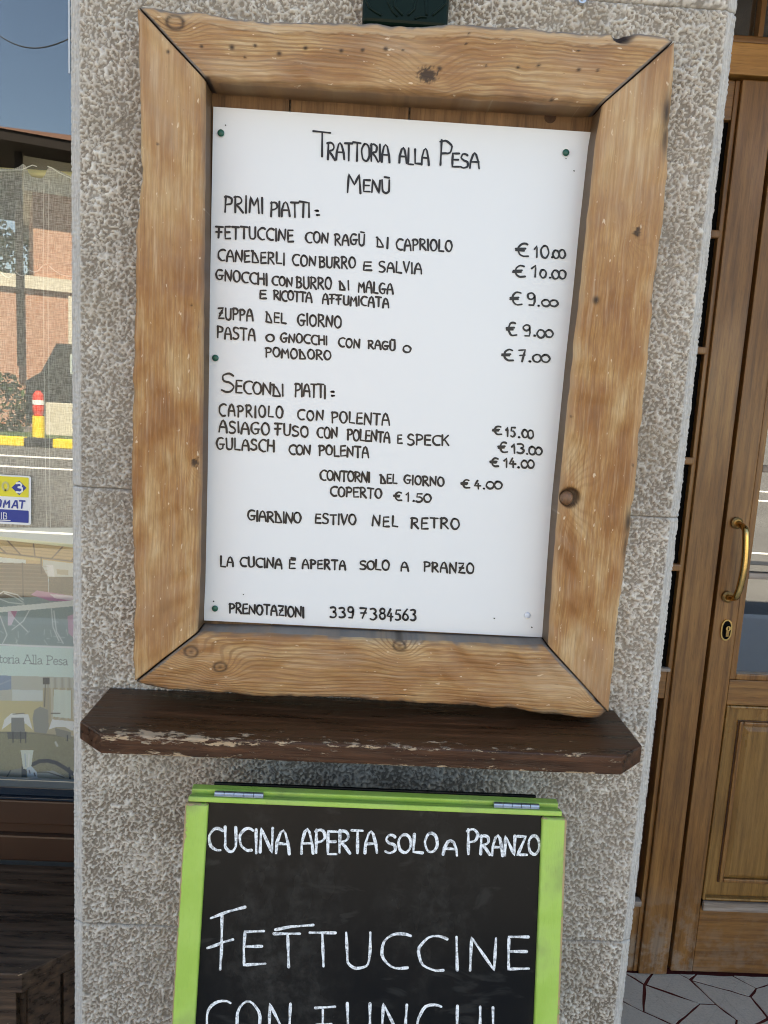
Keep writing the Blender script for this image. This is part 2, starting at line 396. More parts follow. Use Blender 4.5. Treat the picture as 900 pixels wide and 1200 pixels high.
def make_paving():
    t = NT('grey_paving_stone', .75, .15); o = t.coord(); oi = t.n('ShaderNodeObjectInfo')
    n = t.noise(o, 14, 5, .6); f = t.noise(o, 160, 4, .65)
    c = t.mix(n, (.53, .455, .36), (.66, .58, .475)); c = t.mix(t.rng(f, .45, .7, 0, .45), c, (.35, .315, .265))
    vn = t.voro(t.map(o, (1, 1, 1)), 9, 'DISTANCE_TO_EDGE')[0]
    c = t.mix(t.rng(vn, 0, .012, .2, 0), c, (.12, .105, .09))
    c = t.mix(t.math('MULTIPLY', oi.outputs['Random'], .3), c, (.36, .34, .31)); t.col(c); t.bump(t.math('ADD', n, f), .0015); return t.m
MAT['paving'] = make_paving()
MAT['pavement'] = plain('concrete_pavement', (.42,.40,.37), .9, .2, scale=3)
MAT['kerb_white'] = plain('pale_kerb', (.50,.49,.46), .8, .2); MAT['paint_white'] = plain('road_paint', (.75,.75,.72), .8, .2)
MAT['yellow'] = plain('yellow_paint', (.80,.58,.02), .6, .3); MAT['tar'] = plain('black_paint', (.03,.032,.036), .6, .3)
MAT['red'] = plain('red_reflector', (.65,.05,.03), .4, .4); MAT['roof'] = plain('brown_roof_tiles', (.15,.085,.06), .8, .2, scale=8)
MAT['eave'] = plain('dark_eave', (.02,.016,.014), .7, .2); MAT['plaster'] = plain('pale_plaster', (.52,.49,.40), .9, .1, scale=2)
MAT['leaf'] = plain('green_leaf', (.06,.10,.03), .6, .3, var=.5, scale=2); MAT['bark'] = plain('bark', (.10,.075,.055), .9, .1)
MAT['van_paint'] = plain('black_car_paint', (.02,.023,.026), .2, .6); MAT['van_glass'] = plain('pale_car_window', (.35,.42,.40), .15, .6); MAT['tyre'] = plain('tyre_rubber', (.02,.02,.02), .8, .2)

# ------------------------------------------------------------------ noise fields
def band_noise(rows, cols, dx, lam, width=.45, seed=0):
    g = np.random.default_rng(seed); n = g.standard_normal((rows, cols))
    fy = np.fft.fftfreq(rows, dx)[:, None]; fx = np.fft.fftfreq(cols, dx)[None]
    f = np.sqrt(fx**2 + fy**2) * lam + 1e-9
    F = np.exp(-(np.log(f)/width)**2/2)
    r = np.fft.ifft2(np.fft.fft2(n)*F).real
    return r / r.std()
def low_noise1(n, dx, lam, seed=0):
    return band_noise(1, n, dx, lam, .6, seed)[0]

# ================================================================== SETTING
ground = MB()
ground.box(-400, 400, -2.95, .0 - .0, -.3, -.012)      # pavement in front of the building
o = ground.build('pavement', MAT['pavement']); tag(o, kind='structure')
o = MB().box(-400, 400, 0, 400, -.3, -.02).build('ground', MAT['pavement']); tag(o, kind='structure')
o = MB().box(-400, 400, -400, -3.1, -.4, -.13).build('road', MAT['asphalt']); tag(o, kind='structure')
o = MB().box(-400, 400, -3.1, -2.95, -.4, -.02).build('kerb', MAT['kerb_white']); tag(o, kind='structure')
for y0, y1 in ((-12.3, -12.1), (-14.2, -13.95), (-6.42, -6.34)): 
    tag(MB().box(-60, 60, y0, y1, -.13, -.124).build('road_marking', MAT['paint_white']), kind='structure')
o = MB().box(-30, 30, -5.85, -5.65, -.13, -.123).build('dark_road_strip', MAT['tar']); tag(o, kind='structure')  # flat dark strip running along the road

# crazy paving at the door, every stone its own piece
YD = .763
def clip_poly(poly, a, b, c):      # keep a*x+b*y<=c
    out = []
    for i in range(len(poly)):
        p, q = poly[i], poly[(i+1) % len(poly)]
        dp, dq = a*p[0]+b*p[1]-c, a*q[0]+b*q[1]-c
        if dp <= 0: out.append(p)
        if dp*dq < 0:
            t_ = dp/(dp-dq); out.append((p[0]+(q[0]-p[0])*t_, p[1]+(q[1]-p[1])*t_))
    return out
def gz(px, py):
    v = ray(px, py); p = CW + v*((0-HCAM)/v[2]); return (float(p[0]), float(p[1]))
base = MB().box(.30, 2.2, -.35, YD+.02, -.019, -.0022).build('crazy_paving_floor', MAT['grout']); tag(base, kind='structure')
traced = [[(731,1139),(764,1140),(755,1153)],
 [(715,1128),(731,1139),(755,1154),(754,1185),(727,1172),(700,1150)],
 [(764,1140),(795,1139),(807,1146),(839,1177),(820,1176),(757,1153)],
 [(756,1154),(820,1176),(791,1202),(754,1185)],
 [(795,1139),(814,1139),(808,1147)],
 [(814,1139),(857,1140),(886,1158),(880,1168),(810,1148)],
 [(811,1149),(880,1168),(900,1193),(880,1203),(863,1195),(839,1177)],
 [(857,1140),(905,1140),(905,1152),(886,1158)],
 [(886,1158),(905,1152),(935,1180),(902,1194),(880,1168)],
 [(820,1176),(839,1177),(863,1195),(860,1225),(800,1225),(792,1202)],
 [(727,1172),(754,1185),(791,1202),(799,1226),(730,1240),(724,1200)],
 [(863,1195),(880,1203),(902,1194),(935,1181),(950,1230),(862,1225)],
 [(905,1140),(960,1141),(950,1175),(936,1179),(905,1152)]]
stones = [[gz(*p) for p in s] for s in traced]
zone_y = min(p[1] for s in stones[:9] for p in s) - .02
yl = gz(800, 1222)[1]
def jag(poly, shrink=.0045, seed=0):
    g = random.Random(seed); cx = sum(p[0] for p in poly)/len(poly); cy = sum(p[1] for p in poly)/len(poly); out = []
    for i in range(len(poly)):
        p, q = poly[i], poly[(i+1) % len(poly)]; L = math.hypot(q[0]-p[0], q[1]-p[1]); n = max(2, int(L/.022))
        for k in range(n):
            t_ = k/n; x, y = p[0]+(q[0]-p[0])*t_, p[1]+(q[1]-p[1])*t_; r = math.hypot(x-cx, y-cy) + 1e-6
            s_ = shrink*g.uniform(.4, 1.05)
            out.append((x-(x-cx)/r*s_, y-(y-cy)/r*s_))
    return out
seeds = [(random.uniform(.32, 2.15), random.uniform(-.33, YD-.01)) for _ in range(60)]
xr = gz(965, 1141)[0]
stones.append([gz(960,1141), gz(950,1175), gz(935,1180), gz(950,1222), (xr, yl), (xr, YD)])
stones += [[gz(*p) for p in q_] for q_ in ([(690,1128),(715,1128),(700,1150),(727,1172),(724,1200),(690,1215),(660,1170)], [(690,1215),(724,1200),(730,1240),(690,1240)], [(600,1128),(690,1128),(660,1170),(690,1215),(690,1240),(560,1240),(570,1160)])]
for i, s in enumerate(stones):
    s = clip_poly([(x, min(y, YD-.004)) for x, y in s], 0, -1, -yl)
    if len(s) < 3: continue
    MB().prism(jag(s, .0048, i), -.006, .0, 'z').build('paving_stone', MAT['paving'], base)
for i, (sx_, sy_) in enumerate(seeds):
    if sy_ > yl - .01 and sx_ < xr: continue
    poly = [(.32, -.33), (2.15, -.33), (2.15, YD-.004), (.32, YD-.004)]
    if sy_ <= yl - .01: poly = clip_poly(poly, 0, 1, yl - .006)
    else: poly = clip_poly(poly, -1, 0, -xr)
    for j, (tx, ty) in enumerate(seeds):
        if i == j or (ty > yl - .01 and tx < xr): continue
        a, b = tx-sx_, ty-sy_; poly = clip_poly(poly, a, b, (a*(tx+sx_)+b*(ty+sy_))/2)
        if len(poly) < 3: break
    if len(poly) >= 3: MB().prism(jag(poly, .005, 100+i), -.006, .0, 'z').build('paving_stone', MAT['paving'], base)

# the building the wall belongs to: masses around window alcove and door recess
bld = empty('trattoria_building', (0, 3, 0), 'cream rendered trattoria building with window alcove and recessed doorway', 'building')
YW = .30
XL, XR = -.412, .466
box('upper_wall', MAT['wall'], bld, -7, 7, .03, .9, 2.75, 5.6)
box('upper_wall', MAT['wall'], bld, -7, 7, .902, 6, 3.3, 5.6)
box('side_wall', MAT['wall'], bld, -7, -3.2, .0, .6, -.01, 2.748)
box('side_wall', MAT['wall'], bld, 2.25, 7, .0, .6, -.01, 2.748)
box('recess_wall', MAT['wall'], bld, 2.25, 2.4, .602, YD+.1, -.01, 2.748)
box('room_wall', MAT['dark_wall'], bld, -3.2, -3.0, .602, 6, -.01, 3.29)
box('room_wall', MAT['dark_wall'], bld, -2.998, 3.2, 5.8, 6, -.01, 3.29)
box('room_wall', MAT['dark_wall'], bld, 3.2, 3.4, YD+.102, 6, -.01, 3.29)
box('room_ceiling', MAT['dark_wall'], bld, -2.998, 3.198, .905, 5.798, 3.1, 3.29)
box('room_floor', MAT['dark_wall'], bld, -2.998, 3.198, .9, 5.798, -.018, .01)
box('unseen_dark_ceiling', MAT['oak_dark'], bld, XR+.03, 2.248, .035, YD+.1, 2.50, 2.746)  # unseen; set low and dark so the transom panes mirror darkness, not sky

# ================================================================== STONE PILLAR
pil = empty('stone_pillar', (.027, .1, 0), 'grey bush hammered stone pillar with smooth chiselled edges between window and door', 'pillar')
box('pillar_core', MAT['mortar'], pil, XL+.016, XR-.016, .004, .66, -.01, 2.74)
JZ = [-.014, .665, 1.3477, 2.029, 2.72]
CH = .0145        # width of the chiselled margin
for i in range(4):
    z0, z1 = JZ[i] + .0007, JZ[i+1] - .0007
    dx = .0018 if i < 3 else .0035
    nc = int((XR-XL)/dx); nr = int((z1-z0)/dx)
    xs = np.linspace(XL, XR, nc); zs = np.linspace(z0, z1, nr)
    X, Z = np.meshgrid(xs, zs)
    n = band_noise(nr, nc, dx, .0185, .38, 40+i); n2 = band_noise(nr, nc, dx, .022, .5, 50+i); n3 = band_noise(nr, nc, dx, .0075, .35, 60+i)
    nb = band_noise(nr, nc, dx, .0145, .38, 140+i)
    rid = np.maximum(np.exp(-(n/.36)**2), .85*np.exp(-(nb/.30)**2)); rid = rid*np.clip(.80 + .22*n2, .25, 1.1) + .12*n3
    rid = np.clip(rid + .22*np.clip(n3-.6, 0, 1), 0, 1.15)
    gp = band_noise(nr, nc, dx, .16, .5, 70+i)*.05
    rid = np.clip(rid + gp, 0, 1.15)
    el = np.clip((X-XL)/CH, 0, 1); er = np.clip((XR-X)/CH, 0, 1)
    mg = 1 - np.clip((np.minimum(X-XL, XR-X)-CH)/.003 + .6, 0, 1)
    hj = np.clip(np.minimum(Z-z0, z1-Z)/.004, 0, 1); mj = (1-hj)*.75*np.clip(.6+.5*n2, .2, 1)
    mask = (1-mg)*(1-mj)
    Y = -.0042*rid*mask
    chY = (1-np.minimum(el, er))*.007
    Y = Y + chY + mg*.0006*n3
    # joint edge rounding
    Y = Y + (1-np.clip(np.minimum(Z-z0, z1-Z)/.0022, 0, 1))*.0016
    # ragged outer arris
    edge = low_noise1(nr, dx, .008, 80+i)*.00025 + low_noise1(nr, dx, .05, 90+i)*.00025
    X = X + (er < .5)*edge[:, None]*(1-er) - (el < .5)*edge[::-1][:, None]*(1-el)*.6
    P = np.stack([X, Y, Z], -1)
    # turn the outline back into the joint so that the slab has thickness
    def ring(P_, a, y): q_ = P_.copy(); q_[:, 1] = y; return q_[None] if a == 0 else q_
    top = P[-1].copy(); top[:, 1] = .0215; bot = P[0].copy(); bot[:, 1] = .0215
    P = np.concatenate([bot[None], P, top[None]], 0)
    lf = P[:, 0].copy(); lf[:, 1] = .30; rt = P[:, -1].copy(); rt[:, 1] = .60
    P = np.concatenate([lf[:, None], P, rt[:, None]], 1)
    pad = lambda A, v: np.pad(A, 1, mode='edge')
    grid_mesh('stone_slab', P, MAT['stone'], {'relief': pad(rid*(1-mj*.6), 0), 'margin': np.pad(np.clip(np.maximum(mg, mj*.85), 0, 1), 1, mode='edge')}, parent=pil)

# ================================================================== MENU FRAME
YF, YB = -.060, -.012
fr = empty('menu_board', (.03, -.012, 1.07), 'large rustic frame of live edged pine boards mitred at the corners around the white menu', 'picture frame')
TOPO = [(160,6),(172,6.5),(190,9),(212,10),(230,11),(246,14),(260,18),(280,21),(300,22.5),(340,23),(400,24),(440,26),(480,28.5),(520,27),(560,27.5),(620,31),(660,34.5),(700,37),(740,36.5),(765,38),(782,41),(792,46)]
TOPI = [(240,92),(258,95),(300,97),(340,100.5),(400,104),(450,107.5),(500,111),(560,114.5),(600,117),(650,120),(690,122.5),(707,121)]
RGTO = [(792,46),(791,80),(788,120),(786,135),(784,165),(783,200),(780,245),(773,290),(768,330),(763,400),(756,460),(748,540),(742,600),(735,650),(728,700),(722,760),(718,800),(714,837)]
RGTI = [(707,121),(700,160),(690,250),(681,340),(672,420),(662,520),(655,590),(649,670),(643,758)]
BOTO = [(157,800),(175,806.5),(200,809.5),(240,812.5),(290,817.5),(340,818.5),(380,818.5),(440,822.5),(500,826.5),(560,829.5),(600,832.5),(650,839.5),(690,844),(704,843.5),(714,835)]
BOTI = [(231,742),(260,743),(300,743.5),(360,746),(430,749.5),(500,753),(560,755.5),(610,758),(643,758)]
LFTO = [(160,6),(161,60),(163,100),(163,150),(165.5,200),(163,235),(158.5,270),(158.5,330),(156.5,400),(155,450),(153,560),(154.5,620),(157,680),(157,740),(154.5,775),(157,800)]
LFTI = [(240,92),(239.5,200),(238,400),(236,560),(233.5,690),(231,742)]
def resample(pts, n, Y):
    W = np.array([wp(p[0], p[1], Y) for p in pts]); s = np.r_[0, np.cumsum(np.linalg.norm(np.diff(W, axis=0), axis=1))]
    t_ = np.linspace(0, s[-1], n); out = np.stack([np.interp(t_, s, W[:, k]) for k in (0, 2)], -1)
    k = max(3, n//60) | 1; ker = np.hanning(k+2)[1:-1]; ker /= ker.sum()
    pd = np.pad(out, ((k//2, k//2), (0, 0)), mode='reflect', reflect_type='odd')
    return np.stack([np.convolve(pd[:, j], ker, 'valid') for j in (0, 1)], -1)
def splat(A, X, Z, px, py, rx, rz, val=1., mode='max', ang=0, pw=2):
    c = wp(px, py, YF); s = .00133
    a = (X-c[0])/(rx*s); b = (Z-c[2])/(rz*s)
    if ang: a, b = a*math.cos(ang)+b*math.sin(ang), -a*math.sin(ang)+b*math.cos(ang)
    g = np.exp(-np.abs(a*a+b*b)**(pw/2))*val
    return np.maximum(A, g) if mode == 'max' else A + g
def board(outer, inner, horiz, knots, extra, seed, ringamp, grey_edge=(0, 0), side_dark=.78):
    L = .68 if horiz else .9
    Ns = int(L/.0019); W = .085
    prof = [(0, YB), (0, YF+(.009 if horiz else .0065)+.0012)]; rr = .009 if horiz else .0065
    for k in range(6):
        a = k/5*math.pi/2; prof.append((rr*(1-math.cos(a))*.9, YF + rr*(1-math.sin(a))))
    Nt = 34
    ts = np.linspace(rr, W-rr, Nt+2)[1:-1]; prof += [(t_, YF) for t_ in ts]
    for k in range(6):
        a = (1-k/5)*math.pi/2; prof.append((W-rr*(1-math.cos(a))*.9, YF + rr*(1-math.sin(a))))
    prof.append((W, YB+.006))
    T = np.array([p[0]/W for p in prof]); PY = np.array([p[1] for p in prof])
    O_, I_ = resample(outer, Ns, YF), resample(inner, Ns, YF)
    # raggedness of the live edge
    rg_ = low_noise1(Ns, .0019, .09, seed)*.0005 + low_noise1(Ns, .0019, .02, seed+1)*.00022
    ax = 1 if horiz else 0
    fade = np.clip(np.minimum(np.arange(Ns), Ns-1-np.arange(Ns))/12, 0, 1)
    O_[:, ax] += rg_*fade
    XZ = I_[:, None]*(1-T[None, :, None]) + O_[:, None]*T[None, :, None]
    X, Z = XZ[..., 0], XZ[..., 1]; Y = np.repeat(PY[None], Ns, 0)
    front = np.clip((YB-.01-Y)/.02, 0, 1)
    Y = Y - front*(band_noise(Ns, len(T), .0022, .09, .5, seed+2)*.0012)
    # mitre joints: shrink ends by a hair and turn them down
    def endshift(sh):
        dirv = (XZ[1]-XZ[0]); return dirv
    X = X.copy(); Z = Z.copy()
    gap = .0011
    if horiz: X[0] += gap; X[-1] -= gap
    else: Z[0] -= gap; Z[-1] += gap
    Y[0] += front[0]*.0022; Y[-1] += front[-1]*.0022
    paint = np.zeros(X.shape + (4,))
    g = paint[..., 0]; dk = paint[..., 1]; lt = paint[..., 2]; al = paint[..., 3]
    dark = np.zeros(X.shape); grey = np.zeros(X.shape); lite = np.zeros(X.shape); disp = np.zeros(X.shape)
    tt = np.repeat(T[None], Ns, 0)
    nn = band_noise(Ns, len(T), .0022, .05, .6, seed+3)
    go, gi = grey_edge
    if go: grey = np.maximum(grey, np.clip((tt-(1-go)-nn*.012)/.035, 0, 1))
    if gi: grey = np.maximum(grey, np.clip(((gi)-tt+nn*.02)/.07, 0, 1)*.8)
    for (kx, ky, r, kind) in knots:
        c = wp(kx, ky, YF); s = .00133; dd = np.sqrt(((X-c[0])/(1.25 if horiz else 1))**2 + ((Z-c[2])/(1 if horiz else 1.25))**2)/s
        if kind == 'ring':
            dark = np.maximum(dark, np.exp(-((dd-r)/1.5)**2)*.8); disp += np.exp(-(dd/(r*2.6))**2)*.35
        elif kind == 'knot':
            n4 = band_noise(Ns, len(T), .0022, .008, .5, seed+9)*.18
            dark = np.maximum(dark, np.clip((1.05-(dd/r)+n4)*2.2, 0, .88)); disp += np.exp(-(dd/(r*3))**2)*.5
        elif kind == 'eye':
            dark = np.maximum(dark, .75*np.exp(-((dd-r)/1.3)**2)); dark = np.maximum(dark, .7*np.exp(-(dd/2.)**2)); lite = np.maximum(lite, .0); disp += np.exp(-(dd/(r*3.2))**2)*.5
        elif kind == 'dot':
            dark = np.maximum(dark, np.exp(-(dd/(r*.66))**3)*.95)
        elif kind == 'hole':
            hh = np.exp(-(dd/r)**4); dark = np.maximum(dark, hh); Y = Y + hh*.009
    paint[..., 0], paint[..., 1], paint[..., 2], paint[..., 3] = grey, dark, lite, disp
    paint, Y = extra(paint, X, Y, Z, tt, nn)
    if not side_dark: paint[:, :2, 0] = .95
    if side_dark: paint[:, :2, 1] = np.maximum(paint[:, :2, 1], side_dark); paint[:, :2, 0] = 0
    # thin dark line along the mitre
    e = np.arange(Ns); em = np.exp(-(np.minimum(e, Ns-1-e)/1.3)**2)[:, None]
    paint[..., 1] = np.maximum(paint[..., 1], em*.75)
    if horiz:
        me_ = np.minimum(e, Ns-1-e)[:, None]*.0019 + nn*.0006; paint[..., 0] = np.maximum(paint[..., 0], np.clip((.0035+.0055*(1-tt)-me_)/.0012, 0, 1)*.95)
    P = np.stack([X, Y, Z], -1)
    a = P[0].copy(); a[:, 1] = YB; b = P[-1].copy(); b[:, 1] = YB
    P = np.concatenate([a[None], P, b[None]], 0)
    paint = np.concatenate([paint[:1], paint, paint[-1:]], 0)
    uvx, uvy = (P[..., 0], P[..., 2]) if horiz else (P[..., 2], P[..., 0])
    UV = np.stack([uvx + seed*3.1, uvy + seed*.7], -1)
    return grid_mesh('frame_board', P, MAT['pine'], {'paint': paint, 'ringamp': np.full(paint.shape[:2], ringamp)}, UV, fr)
def ex_top(p, X, Y, Z, tt, nn):
    lt = p[..., 2]; lt = np.maximum(lt, np.clip((tt-.815-nn*.008)/.012, 0, 1)*.85)       # pale sapwood band under the bark edge
    lt = np.maximum(lt, .22 + 0*tt)
    for q in ((470, 62, 45, 22), (660, 100, 45, 30), (280, 80, 60, 18)): lt = splat(lt, X, Z, *q, .55)
    p[..., 2] = lt
    d = p[..., 1]; d = np.maximum(d, np.clip(.28*np.exp(-((tt-.03)/.05)**2)*(1+nn*.15), 0, .6)); p[..., 1] = d
    line = np.exp(-((tt-.808-nn*.008)/.010)**2)*.32; p[..., 1] = np.maximum(p[..., 1], line)
    return p, Y
def ex_right(p, X, Y, Z, tt, nn):
    p[..., 2] = splat(p[..., 2], X, Z, 740, 160, 50, 90, .7); p[..., 2] = splat(p[..., 2], X, Z, 690, 790, 40, 40, .6)
    p[..., 2] = np.maximum(p[..., 2], .6*np.exp(-(tt/.06)**2)); p[..., 2] = np.maximum(p[..., 2], .55*np.exp(-((1-tt)/.07)**2))
    p[..., 1] = splat(p[..., 1], X, Z, 781, 132, 4.5, 18, .95); p[..., 1] = splat(p[..., 1], X, Z, 780, 162, 3.2, 16, .85)
    p[..., 1] = splat(p[..., 1], X, Z, 736, 612, 3.6, 14, .95); p[..., 1] = splat(p[..., 1], X, Z, 733, 640, 2.4, 18, .75)
    # deep knot hole
    c = wp(668, 583, YF); dd = np.sqrt((X-c[0])**2 + (Z-c[2])**2)/.00133
    p[..., 3] += np.exp(-(dd/34)**2)*.6
    p[..., 1] = np.maximum(p[..., 1], np.clip((11.5-dd)/2, 0, .85)); Y = Y + np.clip((11.5-dd)/3, 0, 1)*.006
    return p, Y
def ex_bot(p, X, Y, Z, tt, nn):
    p[..., 2] = np.maximum(p[..., 2], .15); p[..., 2] = splat(p[..., 2], X, Z, 660, 800, 60, 22, .9)
    p[..., 2] = splat(p[..., 2], X, Z, 400, 770, 120, 12, .4)
    p[..., 1] = np.maximum(p[..., 1], np.clip((tt-.965+nn*.012)/.03, 0, 1)*.8)
    p[..., 0] = np.maximum(p[..., 0], np.clip((tt-.93+nn*.02)/.03, 0, 1)*.5)
    return p, Y
def ex_left(p, X, Y, Z, tt, nn):
    p[..., 2] = splat(p[..., 2], X, Z, 190, 90, 45, 90, .6); p[..., 2] = splat(p[..., 2], X, Z, 200, 240, 40, 60, .4)
    p[..., 2] = splat(p[..., 2], X, Z, 180, 700, 35, 60, .35)
    p[..., 0] = np.maximum(p[..., 0], .35*np.exp(-(tt/.05)**2))
    p[..., 1] = np.maximum(p[..., 1], .25*np.exp(-((1-tt)/.02)**2))
    return p, Y
board(TOPO, TOPI, True, [(205,26,6,'ring'),(501,88,8,'knot'),(515,80,3,'dot'),(236,54,2.2,'dot'),(272,56,3.2,'dot'),(299,53,2.2,'dot'),(327,62,3,'dot'),(358,56,2.5,'dot'),(400,60,2.6,'dot'),(425,59,2.4,'dot'),(452,57,2.8,'dot'),(472,59,1.5,'dot'),(287,67,1.6,'dot'),(647,127-11,2.6,'dot'),(631,77,2.2,'dot'),(678,82,2.6,'dot'),(607,79,2,'dot'),(700,83,2,'dot'),(733,41,7,'hole'),(727,41,5,'hole'),(549,41,1.6,'dot'),(546,52,1.6,'dot'),(243,92,4,'dot'),(678,59,1.8,'dot'),(570,76,1.6,'dot')], ex_top, 11, 1.0, (.07, 0), .35)
board(RGTO, RGTI, False, [(747,272,4.2,'knot'),(698,352,5,'dot'),(669,366,1.5,'dot'),(764,353,2,'dot'),(741,545,1.6,'dot'),(670,488,1.5,'dot')], ex_right, 23, .32)
board(BOTO, BOTI, True, [(224,764,5.5,'eye'),(258,781.5,5,'eye'),(468,757,5,'eye'),(700,817,4,'knot'),(704,820,4,'hole')], ex_bot, 31, .95, (0, .035), 0)
board(LFTO, LFTI, False, [(197,61,2.4,'dot'),(228,542,4,'knot'),(185,169,1.6,'dot'),(224,358,1.4,'dot'),(161,33,1.6,'dot')], ex_left, 43, .22)
# the round knot standing in its hole
kc = wp(665, 584, YF); bm = bmesh.new(); bmesh.ops.create_uvsphere(bm, u_segments=20, v_segments=12, radius=1)
for v in bm.verts: v.co = (kc[0]-.0005 + v.co.x*.0088, YF+.004 + v.co.y*.010, kc[2] + v.co.z*.0098)
kb = MB(); kb.bm(bm); kb.build('wood_knot', plain('brown_knot', (.20,.10,.05), .45, .4, var=.5, scale=300, bump=.0006), fr, smooth=True)
# backing planks (joints at px 340 and 480)
xa, xb_, x1_, x2_ = ux(225,400,YB), ux(720,200,YB), ux(340,118,YB), ux(480,128,YB)
zb0, zb1 = uz(400, 760, YB), uz(400, 95, YB)
for a, b, dy in ((xa, x1_-.001, 0), (x1_+.001, x2_-.0012, .0012), (x2_+.0012, xb_, .0004)):
    box('backing_plank', MAT['plank'], fr, a, b, -.0135+dy, -.004, zb0, zb1, .001)
bk = wp(645, 137, -.0136)
MB().tube([(bk[0], -.0128, bk[2]), (bk[0], -.0138, bk[2])], .008, 14).build('plank_knot', plain('dark_knot', (.06,.028,.014), .6, .3, var=.6, scale=300), fr)

# ================================================================== MENU SHEET
YS = -.0185
tl, tr_, br_, bl_ = (wp(*p, YS) for p in ((250,125),(694,155),(638,747),(239,727)))
ms = empty('menu_sheet', (.03, YS, float(bl_[2])), 'white lacquered menu sheet handwritten in black marker pinned inside the pine frame', 'menu')
def sheet_plate():
    n = 24; V = []; Fc = []
    for j in range(n+1):
        for i in range(n+1):
            a, b = i/n, j/n
            p = (tl*(1-a)+tr_*a)*(1-b) + (bl_*(1-a)+br_*a)*b
            V.append((p[0], YS - .0007*math.sin(a*3.1)*math.sin(b*3.0+.2) , p[2]))
    N = len(V); V += [(x, y+.0016, z) for x, y, z in V]
    for j in range(n):
        for i in range(n):
            k = j*(n+1)+i; Fc.append((k, k+n+1, k+n+2, k+1)); Fc.append((N+k, N+k+1, N+k+n+2, N+k+n+1))
    for i in range(n):
        for k, l in ((i, i+1), (n*(n+1)+i+1, n*(n+1)+i), ((i+1)*(n+1), i*(n+1)), (i*(n+1)+n, (i+1)*(n+1)+n)): Fc.append((k, l, N+l, N+k))
    b_ = MB(); b_.add(V, Fc); return b_
sheet_plate().build('sheet', MAT['white_sheet'], ms, smooth=False)

